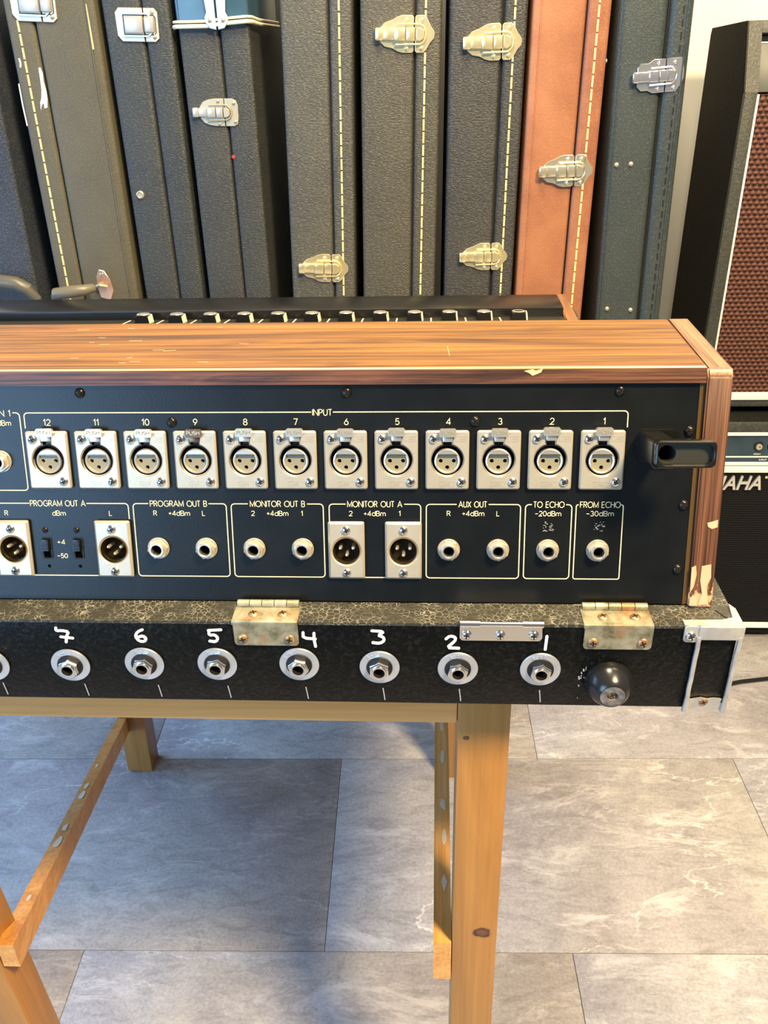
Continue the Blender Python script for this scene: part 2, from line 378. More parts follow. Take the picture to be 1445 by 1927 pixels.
def weave(name, c0, c1, sx, sz):
    m, nt, b, _ = nodes(name)
    tc = nt.nodes.new('ShaderNodeTexCoord'); sp = nt.nodes.new('ShaderNodeSeparateXYZ')
    ds = nt.nodes.new('ShaderNodeTexNoise'); ds.inputs['Scale'].default_value = 150; nt.links.new(tc.outputs['Object'], ds.inputs['Vector'])
    vm = nt.nodes.new('ShaderNodeVectorMath'); vm.operation = 'MULTIPLY_ADD'; nt.links.new(ds.outputs[1], vm.inputs[0]); vm.inputs[1].default_value = (0.003,) * 3; nt.links.new(tc.outputs['Object'], vm.inputs[2])
    nt.links.new(vm.outputs[0], sp.inputs[0])
    def mth(op, a, b_=None, c_=None):
        q = nt.nodes.new('ShaderNodeMath'); q.operation = op
        for i, x in enumerate((a, b_, c_)):
            if x is None: continue
            if isinstance(x, (int, float)): q.inputs[i].default_value = x
            else: nt.links.new(x, q.inputs[i])
        return q.outputs[0]
    row = mth('FLOOR', mth('MULTIPLY', sp.outputs[2], sz))
    zz = mth('SINE', mth('MULTIPLY', sp.outputs[2], sz * 2 * math.pi))
    xx = mth('SINE', mth('MULTIPLY_ADD', sp.outputs[0], sx * 2 * math.pi, mth('MULTIPLY', row, math.pi)))
    h = mth('MULTIPLY_ADD', zz, 0.25, mth('MULTIPLY_ADD', xx, 0.25, 0.5))
    c = ramp(nt, h, [(0.25, c0), (0.75, c1)]); nt.links.new(c, b.inputs['Base Color'])
    b.inputs['Specular IOR Level'].default_value = 0.2; b.inputs['Roughness'].default_value = 0.75; bump(nt, b, h, 0.6, 0.003); return m
M['grille'] = weave('brown_grille_cloth', (0.016, 0.005, 0.004), (0.15, 0.065, 0.045), 105, 130)
M['grillek'] = weave('black_grille_cloth', (0.002, 0.002, 0.002), (0.006, 0.006, 0.006), 200, 200)

def slate(name):
    m, nt, b, _ = nodes(name)
    oi = nt.nodes.new('ShaderNodeObjectInfo')
    tc = nt.nodes.new('ShaderNodeTexCoord')
    off = nt.nodes.new('ShaderNodeVectorMath'); off.operation = 'MULTIPLY_ADD'
    cm = nt.nodes.new('ShaderNodeCombineXYZ'); nt.links.new(oi.outputs['Random'], cm.inputs[0]); nt.links.new(oi.outputs['Random'], cm.inputs[1])
    nt.links.new(cm.outputs[0], off.inputs[0]); off.inputs[1].default_value = (37, 91, 0); nt.links.new(tc.outputs['Object'], off.inputs[2])
    v = off.outputs[0]
    big = noise_n(nt, v, 2.2, 5, 0.62, 0.8)
    c = ramp(nt, big, [(0.32, (0.27, 0.25, 0.25)), (0.46, (0.355, 0.335, 0.335)), (0.56, (0.40, 0.385, 0.37)), (0.70, (0.49, 0.455, 0.40))])
    mp = nt.nodes.new('ShaderNodeMapping'); mp.inputs['Scale'].default_value = (3, 8, 9); mp.inputs['Rotation'].default_value = (0, 0, 0.12); nt.links.new(v, mp.inputs[0])
    st = noise_n(nt, mp.outputs[0], 5, 9, 0.74, 1.2)
    c = mix(nt, 0.8, c, ramp(nt, st, [(0.34, g(0.62)), (0.50, g(0.92)), (0.68, g(1.05))]), 'MULTIPLY')
    fine = noise_n(nt, v, 210, 4, 0.8)
    c = mix(nt, 0.7, c, ramp(nt, fine, [(0.34, g(0.66)), (0.62, g(1.12))]), 'MULTIPLY')
    pl = ramp(nt, noise_n(nt, mp.outputs[0], 1.7, 12, 0.82, 0.6), [(0.52, g(0)), (0.62, g(0.6))])
    c = mix(nt, pl, c, (0.60, 0.58, 0.56))
    ve = noise_n(nt, mp.outputs[0], 0.62, 7, 0.6, 0.3)
    vr = ramp(nt, ve, [(0.4925, g(0)), (0.4965, g(0.7)), (0.5005, g(0))])
    gate = ramp(nt, noise_n(nt, v, 3.6, 2), [(0.48, g(0)), (0.58, g(1))])
    c = mix(nt, mix(nt, 1.0, vr, gate, 'MULTIPLY'), c, (0.82, 0.77, 0.70))
    nt.links.new(c, b.inputs['Base Color']); b.inputs['Roughness'].default_value = 0.5
    bump(nt, b, st, 0.3, 0.002); return m
M['slate'] = slate('slate_vinyl'); M['grout'] = plain('tile_joint', (0.24, 0.23, 0.22), 0.7)

# ---------------------------------------------------------------- room shell
FY = R(1.467); FM = RZ(FY)
fb = MB().box(-2600, 2600, -900, 2300, -40, -3)
floor = fb.build('floor', M['grout'], None, FM); floor['kind'] = 'structure'; floor['label'] = 'grey slate look tiled floor'
tile_me = {}
pitch, rowd = 677, 363
tl = MB().box(0.35, pitch - 0.35, 0.35, rowd - 0.35, -3, 0, 0.7).mesh('floor_tile', M['slate'])
for r_ in range(-3, 3):
    y0 = 746 + r_ * rowd + 363 * 0
    x_off = -124 if r_ % 2 == 0 else 217
    for k in range(-3, 4):
        put('floor_tile', tl, floor, T(x_off + k * pitch, y0, 0))
wb = MB().box(-2600, 2600, 1830, 1930, 0, 2700).build('wall_back', M['wall']); wb['kind'] = 'structure'; wb['label'] = 'off white painted back wall'
bb_ = MB().box(-2600, 2600, 1816, 1830, 0, 80, 2).build('baseboard_back', M['wall']); bb_['kind'] = 'structure'

# ---------------------------------------------------------------- trestle table
tt = root('trestle_table', V(0, 460, -EYE), 'varnished pine trestle table carrying the black flight case', 'table')
MB().box(-440, 20, 460, 498, 681, 725.3, 2).build('front_beam', M['pine'], tt, T(0, -460, 0))
MB().box(-560, 20, 1068, 1106, 681, 725.3, 2).build('rear_beam', M['pine'], tt, T(0, -460, 0))
leg = MB().box(-18.5, 18.5, -19, 19, 0, 725.3, 1.5).mesh('leg', M['pine_z'])
put('leg', leg, tt, T(38.6, 19, 0))
put('leg', leg, tt, T(-378, 19, 1.2) @ RY(R(-3.2)) @ RZ(math.pi) @ Matrix.Diagonal((1, 1, 0.996, 1)))
leg2 = MB().box(-21.5, 21.5, -20, 20, 0, 725.3, 1.5).mesh('leg', M['pine_z'])
put('leg', leg2, tt, T(41, 626, 0)); put('leg', leg2, tt, T(-499, 626, 0.7) @ RY(R(1.5)) @ Matrix.Diagonal((1, 1, 0.997, 1)))
# laths that tie front legs to rear legs
def lath(p0, p1, w_, h_, name):
    p0 = Vector(p0); p1 = Vector(p1)
    mb = MB(); d = p1 - p0
    vs = []
    for p in (p0, p1):
        for dx, dz in ((-w_ / 2, 0), (w_ / 2, 0), (w_ / 2, -h_), (-w_ / 2, -h_)): vs.append(p + Vector((dx, 0, dz)))
    mb.add(vs, [(0, 1, 2, 3), (7, 6, 5, 4), (0, 4, 5, 1), (1, 5, 6, 2), (2, 6, 7, 3), (3, 7, 4, 0)])
    return mb.build(name, M['pine_y'], tt)
lath((12, 0, 437), (17, 609, 437), 15, 49, 'stretcher')
lath((-371, 0, 416), (-511, 609, 121), 15, 30, 'stretcher')

rnd = random.Random(5); paint = plain('dried_paint', (0.66, 0.55, 0.38), 0.6)
for t, w_ in ((0.30, 4), (0.36, 3.2), (0.50, 4), (0.55, 3), (0.66, 2), (0.12, 2)):
    mb = MB().prism([(w_ * rnd.uniform(.7, 1.2) * math.cos(a * .785), w_ * 4 * rnd.uniform(.6, 1.2) * math.sin(a * .785)) for a in range(8)], 0, 0.3)
    mb.build('paint_spot', paint, tt, T(-371 - 140 * t, 609 * t, 416.05 - 295 * t) @ RZ(R(13)) @ RX(-math.atan2(295, 609)))
for y in (60, 110, 150, 215, 262, 330):
    MB().prism([(rnd.uniform(1.5, 3.5) * math.cos(a * .785), rnd.uniform(5, 11) * math.sin(a * .785)) for a in range(8)], 0, 0.2).build('paint_spot', paint, tt, T(14.5, y, 437.05))
# ---------------------------------------------------------------- screws (shared meshes)
def screw_mesh(name, r, h, mat, slot=None, seg=18):
    mb = MB().lathe([(r, 0), (r, h * 0.25), (r * 0.86, h * 0.65), (r * 0.5, h * 0.95), (0.001, h)], seg)
    for a in (0, math.pi / 2):
        mb.box(-r * 0.58, r * 0.58, -r * 0.13, r * 0.13, h * 0.5, h * 1.03, 0, RZ(a + 0.4), 1)
    return mb.mesh(name, [mat, slot or M['hole']])
SC = dict(black=screw_mesh('panel_screw', 3.4, 2.0, M['scr']),
          small=screw_mesh('screw', 2.85, 1.7, M['steel']),
          tiny=screw_mesh('screw', 1.9, 1.1, M['scr']),
          rust=screw_mesh('screw', 3.4, 1.6, M['rustscrew']),
          chrome=screw_mesh('screw', 3.2, 2.0, M['steel']))

# ---------------------------------------------------------------- mixing console
c14, s14, PD = math.cos(R(14)), math.sin(R(14)), 515.1
CR = Vector((-190, 452, -316))                                # base of the console
con = root('mixing_console', V(*CR), 'rosewood cased audio mixing console seen from its rear connector panel', 'mixer')
def C(x, y, z): return T(x - CR.x, y - CR.y, z - CR.z)        # working frame -> console frame
PMr = Matrix(((1, 0, 0, 0), (0, s14, -c14, 0), (0, c14, s14, 0), (0, 0, 0, 1)))
def PU(u, v, w_=0):                                           # point on the rear panel -> console frame
    o = Vector((u, PD * c14 + v * s14 - w_ * c14, -PD * s14 + v * c14 + w_ * s14))
    return C(*o) @ PMr
XL, XI, XO = -720, 161.0, 175.5
# panel with real openings
XU = [(-236.0 + 30.83 * i) for i in range(12)]
XV = -105.3; OUTV = -161.8
male = [-265.2, -200.0, -51.8, -16.2]
jacks = [(-171.8, OUTV), (-141.0, OUTV), (-110.3, OUTV), (-79.6, OUTV), (12.0, OUTV), (42.5, OUTV), (73.2, OUTV), (103.8, OUTV), (-267.5, -105.6)]
sliders = [-244.3, -223.9]
loops = [[(XL + 14, -196.8), (XI - 0.6, -196.8), (XI - 0.6, -58), (XL + 14, -58)]]
for u in XU: loops.append(circ(9.6, 28, u, XV, rev=True))
for u in male: loops.append(circ(8.2, 28, u, OUTV, rev=True))
for u, v in jacks: loops.append(circ(3.6, 16, u, v, rev=True))
for u in sliders:
    loops.append(rrect(u - 2.4, u + 2.4, -169.0, -155.4, 0.6, 2)[::-1])
    loops.append(circ(1.2, 12, u, -174.4, rev=True))
MB().curve(loops, -2, 0).build('rear_panel', M['panel'], con, PU(0, 0))
# wooden top board and its front trim (profile follows the panel slant)
MB().prism([(488.5, -173.2), (585, -173.2), (585, -188), (492, -188)], XL + 14.5, XI - 0.3, 'X').build('top_board', M['rose'], con, C(0, 0, 0))
def slant(v, w_): return (PD * c14 + v * s14 - w_ * c14, -PD * s14 + v * c14 + w_ * s14)
MB().prism([slant(-50.1, 0.2), slant(-50.1, 2.6), slant(-58.6, 2.6), slant(-58.6, -10), slant(-50.1, -10)], XL + 14.5, XI - 0.4, 'X').build('edge_trim', M['rose_trim'], con, C(0, 0, 0))
MB().box(XL + 14.5, XI - 0.4, -1, 1.0, -0.6, 0.4).build('edge_line', plain('cream_edge', (0.82, 0.62, 0.30), 0.4), con, C(0, 488.3, -173.0))
a = slant(-198.2, 3.0); b_ = slant(-49.6, 3.0)
# side panels: tall at the rear, falling to the low front; bevelled corner at the top rear
prof = [(a[0], -316), (b_[0] - 2.2, b_[1] - 5), (b_[0] + 1.5, -172.8), (585.6, -172.8), (645, -222), (960, -299), (1128, -299), (1132, -316)]
def cheek(x0, x1, name='side_panel'):
    bm = bmesh.new(); n = len(prof)
    lo = [bm.verts.new((x0, y - CR.y, z - CR.z)) for y, z in prof]; hi = [bm.verts.new((x1, y - CR.y, z - CR.z)) for y, z in prof]
    bm.faces.new(lo[::-1]); bm.faces.new(hi)
    for i in range(n): bm.faces.new((lo[i], lo[(i + 1) % n], hi[(i + 1) % n], hi[i]))
    bmesh.ops.recalc_face_normals(bm, faces=bm.faces)
    bmesh.ops.bevel(bm, geom=bm.edges[:], offset=1.0, segments=2, affect='EDGES')
    mb = MB().frombm(bm); bm.free()
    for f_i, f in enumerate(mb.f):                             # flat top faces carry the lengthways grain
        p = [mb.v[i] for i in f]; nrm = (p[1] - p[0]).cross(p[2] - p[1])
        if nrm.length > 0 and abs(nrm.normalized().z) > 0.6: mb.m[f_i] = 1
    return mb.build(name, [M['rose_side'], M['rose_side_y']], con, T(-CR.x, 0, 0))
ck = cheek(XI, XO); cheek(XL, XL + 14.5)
# chips and bare timber on the right side panel, each its own thin patch of lighter wood
# inner trim strip between panel and side panel
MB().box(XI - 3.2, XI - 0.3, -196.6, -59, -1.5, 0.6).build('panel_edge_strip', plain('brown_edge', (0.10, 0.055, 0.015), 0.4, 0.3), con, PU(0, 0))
# base plate, control surface, arm rest rail
MB().box(XL + 14.5, XI - 0.2, 462, 1128, -316, -309).build('base_plate', M['matt'], con, C(0, 0, 0))
def surf(y): return -299.5 - (y - 1020) * 0.145
MB().prism([(560, surf(560)), (1040, surf(1040)), (1040, surf(1040) - 3), (560, surf(560) - 3)], XL + 14.5, XI - 0.2, 'X').build('control_panel', plain('olive_black_panel', (0.022, 0.021, 0.014), 0.4), con, C(0, 0, 0))
MB().box(XL + 14.6, XI - 0.3, 1036, 1096, -312, -290.6, 2.2).build('arm_rest_rail', M['black'], con, C(0, 0, 0))
# channel knobs and strip lines
kb = MB()
kb.prism([(-9.5, 0), (9.5, 0), (8.2, 11), (-8.2, 11)], -7, 7, 'Y')
kme = kb.mesh('channel_knob', M['black'])
kc = MB().lathe([(7.8, 0), (8.4, 0.6), (7.6, 1.5), (5.0, 0.9), (0.01, 0.7)], 20).mesh('knob_cap', M['silver'])
kp = MB().box(-0.9, 0.9, -7.4, 5, -1, 0.8).mesh('pointer', M['cream'])
for k in range(12):
    x = 105.0 - 41.2 * k
    o = put('channel_knob', kme, con, C(x, 1016, surf(1016) - 2))
    put('knob_cap', MB().lathe([(7.8, 0), (8.0, 0.6), (7.2, 1.2), (5.0, 0.5), (0.01, 0.3)], 20).mesh('knob_cap', M['silver']) if k == 0 else kc, o, T(0, 2, 10.6) @ RX(R(-6)))
    put('pointer', kp, o, T(9.2, 0, 6.0) @ RY(R(-7)) @ Matrix.Diagonal((1, 1, 6, 1)))
    put('strip_line', MB().box(-0.8, 0.8, -60, 14, 0, 0.4).mesh('strip_line', M['cream']), con, C(x - 21.5, 1016, surf(1016)) @ RX(math.atan(-0.145)))

# printed lettering: single-stroke characters on a unit cap height
def arc(cx, cy, rx, ry, a0, a1, n=10): return [(cx + rx * math.cos(R(a0 + (a1 - a0) * i / n)), cy + ry * math.sin(R(a0 + (a1 - a0) * i / n))) for i in range(n + 1)]
GL = {
 'A': (.84, [[(0, 0), (.42, 1), (.84, 0)], [(.15, .34), (.69, .34)]]),
 'B': (.58, [[(0, 0), (0, 1), (.32, 1)] + arc(.32, .76, .22, .24, 90, -90, 8) + [(0, .52)], [(.3, .52)] + arc(.32, .26, .26, .26, 90, -90, 8) + [(0, 0)]]),
 'C': (.86, [arc(.5, .5, .48, .5, 45, 315, 14)]),
 'E': (.52, [[(.52, 1), (0, 1), (0, 0), (.52, 0)], [(0, .52), (.48, .52)]]),
 'F': (.5, [[(.5, 1), (0, 1), (0, 0)], [(0, .52), (.46, .52)]]),
 'G': (.94, [arc(.5, .5, .48, .5, 45, 360, 16) + [(.56, .5)]]),
 'H': (.66, [[(0, 0), (0, 1)], [(.66, 0), (.66, 1)], [(0, .52), (.66, .52)]]),
 'I': (.0, [[(0, 0), (0, 1)]]),
 'L': (.46, [[(0, 1), (0, 0), (.46, 0)]]),
 'M': (.86, [[(0, 0), (0, 1), (.43, .1), (.86, 1), (.86, 0)]]),
 'N': (.70, [[(0, 0), (0, 1), (.70, 0), (.70, 1)]]),
 'O': (.98, [arc(.49, .5, .49, .5, 0, 360, 20)]),
 'P': (.56, [[(0, 0), (0, 1), (.3, 1)] + arc(.3, .73, .26, .27, 90, -90, 8) + [(0, .46)]]),
 'R': (.58, [[(0, 0), (0, 1), (.3, 1)] + arc(.3, .75, .25, .25, 90, -90, 8) + [(0, .5)], [(.28, .5), (.58, 0)]]),
 'S': (.56, [arc(.28, .75, .25, .25, 40, 250, 9) + arc(.28, .26, .27, .26, 75, -150, 9)]),
 'T': (.56, [[(0, 1), (.56, 1)], [(.28, 1), (.28, 0)]]),
 'U': (.64, [[(0, 1), (0, .32)] + arc(.32, .32, .32, .32, 180, 360, 10) + [(.64, 1)]]),
 'X': (.66, [[(0, 0), (.66, 1)], [(0, 1), (.66, 0)]]),
 'd': (.62, [arc(.31, .34, .30, .34, 0, 360, 16), [(.62, 1), (.62, 0)]]),
 'm': (.90, [[(0, 0), (0, .66)], arc(.225, .42, .225, .25, 180, 0, 8) + [(.45, 0)], arc(.675, .42, .225, .25, 180, 0, 8) + [(.9, 0)]]),
 '+': (.52, [[(0, .46), (.52, .46)], [(.26, .2), (.26, .72)]]),
 '-': (.50, [[(0, .46), (.50, .46)]]),
 '0': (.58, [arc(.29, .5, .29, .5, 0, 360, 18)]),
 '1': (.26, [[(0, .76), (.22, 1), (.22, 0)]]),
 '2': (.56, [arc(.28, .71, .27, .29, 165, -40, 10) + [(0, 0), (.56, 0)]]),
 '3': (.56, [arc(.27, .75, .24, .25, 150, -90, 9), [(.27, .5)] + arc(.27, .26, .28, .26, 80, -155, 10)]),
 '4': (.60, [[(.45, 0), (.45, 1), (0, .26), (.60, .26)]]),
 '5': (.56, [[(.52, 1), (.12, 1), (.05, .52)] + arc(.27, .32, .28, .32, 130, -150, 11)]),
 '6': (.58, [arc(.29, .31, .28, .31, 0, 360, 16), [(.03, .42), (.42, 1)]]),
 '7': (.54, [[(0, 1), (.54, 1), (.18, 0)]]),
 '8': (.56, [arc(.28, .76, .23, .24, 0, 360, 14), arc(.28, .26, .28, .26, 0, 360, 14)]),
 '9': (.58, [arc(.29, .69, .28, .31, 0, 360, 16), [(.55, .58), (.16, 0)]]),
}
def strokes(mb, body, u, v, wd, cap, align='C', wt=0.5, z0=0.02, z1=0.10, mi=0, k=1.0):
    x = 0; items = []
    for ch in body:
        if ch == ' ': x += .52; continue
        gw, st = GL[ch]; items.append((x, st)); x += gw + .20
    tot = x - .20
    sx = (wd - wt) / (tot * cap) if wd else k
    x0 = {'C': -tot / 2, 'R': -tot, 'L': 0}[align] * cap * sx
    for ox, st in items:
        for ln in st:
            if len(ln) < 2: continue
            q = [(u + x0 + (ox + a) * cap * sx, v - cap / 2 + b * (cap - wt) + wt / 2) for a, b in ln]
            q2 = [q[0]]
            for p in q[1:]:
                if (p[0] - q2[-1][0]) ** 2 + (p[1] - q2[-1][1]) ** 2 > 1e-6: q2.append(p)
            cl = len(q2) > 5 and abs(q2[0][0] - q2[-1][0]) + abs(q2[0][1] - q2[-1][1]) < 1e-4
            mb.ribbon(q2[:-1] if cl else q2, wt, z0, z1, mi=mi, closed=cl)
    return mb
def label(body, u, v, wd, cap, mat='print', align='C', bold=0.0, name='printed_label'):
    return strokes(MB(), body, u, v, wd, cap, align, 0.42 if cap > 3.6 else 0.36).build(name, M[mat], con, PU(0, 0))
def frame(pts, wd=0.6, name='printed_frame'):
    return MB().ribbon(pts, wd, 0.02, 0.08).build(name, M['print'], con, PU(0, 0))
def rc(cx, cy, r, a0, a1, n=4): return [(cx + r * math.cos(R(a0 + (a1 - a0) * i / n)), cy + r * math.sin(R(a0 + (a1 - a0) * i / n))) for i in range(n + 1)]
def box_frame(x0, x1, y1, y0, gx0, gx1, r=2.2):
    p = [(gx1, y1)] + rc(x1 - r, y1 - r, r, 90, 0) + rc(x1 - r, y0 + r, r, 0, -90) + rc(x0 + r, y0 + r, r, 270, 180) + rc(x0 + r, y1 - r, r, 180, 90) + [(gx0, y1)]
    return frame(p)
TV, BV = -132.7, -180.6
box_frame(-186.1, -126.9, TV, BV, -176.3, -138.0); label('PROGRAM OUT B', -157.1, TV, 36.3, 4.0)
box_frame(-123.8, -66.0, TV, BV, -113.2, -76.0); label('MONITOR OUT B', -94.6, TV, 34.6, 4.0)
box_frame(-62.3, -5.4, TV, BV, -52.0, -15.6); label('MONITOR OUT A', -33.9, TV, 34.2, 4.0)
box_frame(-2.0, 55.8, TV, BV, 16.7, 36.3); label('AUX OUT', 26.5, TV, 17.6, 4.0)
box_frame(58.8, 87.0, TV, BV, 62.6, 83.4); label('TO ECHO', 73.0, TV, 19.0, 4.0)
box_frame(89.6, 118.0, TV, BV, 91.0, 117.2, 1.2); label('FROM ECHO', 104.1, TV, 24.6, 4.0)
frame([(-286, TV), (-252.7, TV)]); label('PROGRAM OUT A', -234.3, TV, 35.8, 4.0)
frame([(-215.8, TV)] + rc(-189.2 - 2.2, TV - 2.2, 2.2, 90, 0) + [(-189.2, -142.8)]); frame([(-286, BV), (-205, BV)])
frame([(-249.4, -85.0)] + rc(-249.4 + 2.2, -75.4 - 2.2, 2.2, 180, 90) + [(-71.6, -75.4)]); label('INPUT', -64.9, -75.6, 12.0, 4.0)
frame([(-58.4, -75.4)] + rc(117.4 - 2.2, -75.2 - 2.2, 2.2, 90, 0) + [(117.4, -85.0)])
frame([(-256.4, -75.3)] + rc(-252.2 - 2.2, -75.3 - 2.2, 2.2, 90, 0) + rc(-252.2 - 2.2, -124.3 + 2.2, 2.2, 0, -90) + [(-300, -124.3)])
label('SUB IN 1', -258.0, -75.6, None, 4.0, align='R'); label('+4dBm', -258.3, -81.6, 13.7, 3.5, align='R')
for i, u in enumerate(XU): label(str(12 - i), u + 0.6, -81.3, None, 4.1)
for t, u, v, wd in (('R', -268.3, -139.1, None), ('dBm', -234.2, -139.1, 8.8), ('L', -201, -139.1, None), ('R', -172.3, -138.9, None), ('+4dBm', -157, -138.9, 13.7), ('L', -141.5, -138.9, None),
                    ('2', -110.2, -138.8, None), ('+4dBm', -94.8, -138.8, 13.7), ('1', -79.4, -138.8, None), ('2', -48.9, -138.7, None), ('+4dBm', -34, -138.7, 13.7), ('1', -18.5, -138.6, None),
                    ('R', 11.8, -138.5, None), ('+4dBm', 26.9, -138.5, 13.7), ('L', 42.1, -138.5, None), ('-20dBm', 72.7, -138.4, 16), ('-30dBm', 104.2, -138.3, 16.8)):
    label(t, u, v, wd, 3.4)
label('+4', -234.8, -158.2, 5.2, 3.2); label('-50', -234.9, -167.4, 7.0, 3.2)
# rubbed-off marks under the echo levels
for u in (72.6, 103.8):
    mb = MB(); rnd = random.Random(int(u))
    for _ in range(26):
        x = rnd.uniform(-3, 3); y = rnd.uniform(-3.2, 3.2)
        mb.ribbon([(u + x, -146.5 + y), (u + x + rnd.uniform(0.3, 1.2), -146.5 + y + rnd.uniform(-0.3, 0.3))], rnd.uniform(0.15, 0.4), 0.02, 0.05)
    mb.build('scuff_mark', plain('grey_scuff', (0.42, 0.42, 0.38), 0.7), con, PU(0, 0))

# panel screws
for i, (u, v) in enumerate(((-212.9, -63.3), (-49.9, -63.5), (111.9, -63.2), (-157.5, -81.4), (27.1, -81.2), (154.0, -87.3), (154.0, -132.6), (153.4, -173.7), (-375, -63.3))):
    put('panel_screw', SC['black'], con, PU(u, v, 0) @ RZ(i * 0.7) @ Matrix.Diagonal((0.92, 0.92, 1, 1)))

# microphone input sockets (12)
def keyhole(r, wd, top, n=48):
    p = []
    a = math.asin(wd / 2 / r)
    for i in range(n + 1):
        t = math.pi / 2 + a + (2 * math.pi - 2 * a) * i / n
        p.append((r * math.cos(t), r * math.sin(t)))
    return (p + [(wd / 2, top), (-wd / 2, top)])[::-1]
pl = MB().curve([rrect(-13.1, 13.1, -18.2, 18.0, 1.5, 3), keyhole(9.5, 5.2, 12.2)], 0, 3.2, 0.9)
pl.text('JAE', -0.9, -14.6, 5.6, 1.4, 3.15, 3.35)
pl.ribbon([(-4.8, -13.2), (4.4, -13.2), (4.4, -16.0), (-4.8, -16.0)], 0.25, 3.15, 3.3, closed=True)
pl.text('JAE', 8.4, 13.2, 4.2, 1.0, 3.15, 3.3)
pl.ribbon([(5.0, 14.6), (11.4, 14.6), (11.4, 11.8), (5.0, 11.8)], 0.22, 3.15, 3.3, closed=True)
me_plate = pl.mesh('input_socket', M['nickel'])
me_wall = MB().lathe([(9.55, 3.1), (9.55, -9)], 40).lathe([(9.6, -8.9), (0.01, -8.9)], 40).mesh('socket_recess', M['hole'])
# barrel: tube with a flat at the top of its bore
def dshape(r, flat, n=40):
    p = []; a = math.acos(flat / r)
    for i in range(n + 1):
        t = math.pi / 2 + a + (2 * math.pi - 2 * a) * i / n
        p.append((r * math.cos(t), r * math.sin(t)))
    return p
me_barrel = MB().curve([circ(7.9, 40), dshape(6.25, 3.6)[::-1]], -7.5, 2.6, 0.8, seg=2).mesh('socket_barrel', M['silver'])
me_ins = MB().curve([dshape(6.2, 3.5)] + [circ(1.25, 14, x, y, rev=True) for x, y in ((-4.0, 0.0), (4.0, 0.0), (0, -4.0))], -6, 1.1).mesh('contact_insert', M['insert'])
tabm = MB().prism([(-4.6, 2.0), (4.6, 2.0), (5.0, 3.0), (5.1, 6.0), (4.2, 6.9), (-4.2, 6.9), (-5.1, 6.0), (-5.0, 3.0)], 3.0, 5.6).box(-3.0, 3.0, -1.2, 2.0, 2.6, 4.4, 0.3)
strokes(tabm, 'PUSH', 0, 4.7, 8.2, 2.5, 'C', 0.42, 5.5, 5.8, 1)
me_tab = tabm.mesh('push_tab', [M['silver'], M['insert']])
me_tab_dk = tabm.mesh('push_tab', [plain('bronze_tab', (0.20, 0.12, 0.07), 0.35, 0.8), M['nickel']])
proto = None
for i, u in enumerate(XU):
    PMt = PU(u, XV + 0.9, 0)
    if proto is None:
        proto = put('input_socket', me_plate, con, PMt)
        put('socket_recess', me_wall, proto, T(0, -0.9 + 0.4, 0)); put('socket_barrel', me_barrel, proto, T(0, -0.8, 0)); put('contact_insert', me_ins, proto, T(0, -0.8, 0))
        put('push_tab', me_tab, proto, T(0.2, 13.1, 0)); put('screw', SC['small'], proto, T(-8.4, 13.0, 3.0)); put('screw', SC['small'], proto, T(8.6, -13.4, 3.0))
    else: 
        o = dup(proto, con, PMt)
        for ch in o.children:
            if ch.name.startswith('screw'): ch.matrix_basis = ch.matrix_basis @ RZ(random.random() * 1.5)
            if ch.name.startswith('push_tab') and i == 3: ch.data = me_tab_dk; ch['label'] = 'brown tarnished push tab'
            if ch.name.startswith('push_tab'): ch.matrix_basis = ch.matrix_basis @ T(0, random.uniform(-.6, .3), 0)
# three-pin output sockets (4)
ml = MB().curve([rrect(-11.4, 11.4, -18.6, 18.6, 1.2, 3), circ(8.4, 40, 0, -0.3, rev=True)], 0, 3.6, 1.3)
me_mp = ml.mesh('output_socket', M['nickel'])
me_cup = MB().lathe([(8.4, 3.3), (8.2, -8.5)], 40).mesh('socket_cup', M['brass'])
me_cupb = MB().lathe([(8.3, -8.2), (0.01, -8.2)], 32).mesh('cup_floor', M['hole'])
pinm = MB()
pinm.lathe([(1.15, -8), (1.15, 1.4), (0.7, 2.1), (0.01, 2.3)], 14)
me_pin = pinm.mesh('contact_pin', M['silver'])
proto = None
for u in male:
    PMt = PU(u, -162.0, 0)
    if proto is None:
        proto = put('output_socket', me_mp, con, PMt)
        put('socket_cup', me_cup, proto, T(0, -0.3, 0)); put('cup_floor', me_cupb, proto, T(0, -0.3, 0))
        for x, y in ((-4, 1.0), (4, 1.0), (0, -3.4)): put('contact_pin', me_pin, proto, T(x, y, -0.5))
        put('screw', SC['small'], proto, T(0, 13.4, 3.4)); put('screw', SC['small'], proto, T(0, -14.4, 3.4) @ RZ(1))
    else: dup(proto, con, PMt)
# line jacks (hex nut, washer, threaded sleeve)
jn = MB().curve([circ(7.0, 36), circ(4.0, 20, rev=True)], 0, 0.9, 0.2)
me_jw = jn.mesh('jack_socket', M['nickel'])
hexl = [(6.8 * math.cos(R(60 * i + 10)), 6.8 * math.sin(R(60 * i + 10))) for i in range(6)]
me_nut = MB().curve([hexl, circ(4.2, 20, rev=True)], 0.9, 3.2, 0.35).mesh('hex_nut', M['nickel'])
me_slv = MB().lathe([(4.8, 0), (4.8, 5.6), (4.4, 6.0), (3.6, 6.0), (3.3, 5.6), (3.3, -9)], 28).mesh('sleeve', M['silver'])
me_bore = MB().lathe([(3.32, 4.4), (3.25, -9), (0.01, -9)], 20).mesh('bore', M['hole'])
proto = None
for i, (u, v) in enumerate(jacks):
    PMt = PU(u, v, 0)
    if proto is None:
        proto = put('jack_socket', me_jw, con, PMt)
        put('hex_nut', me_nut, proto); put('sleeve', me_slv, proto); put('bore', me_bore, proto)
    else:
        o = dup(proto, con, PMt)
        for ch in o.children:
            if ch.name.startswith('hex_nut'): ch.matrix_basis = RZ(random.random())
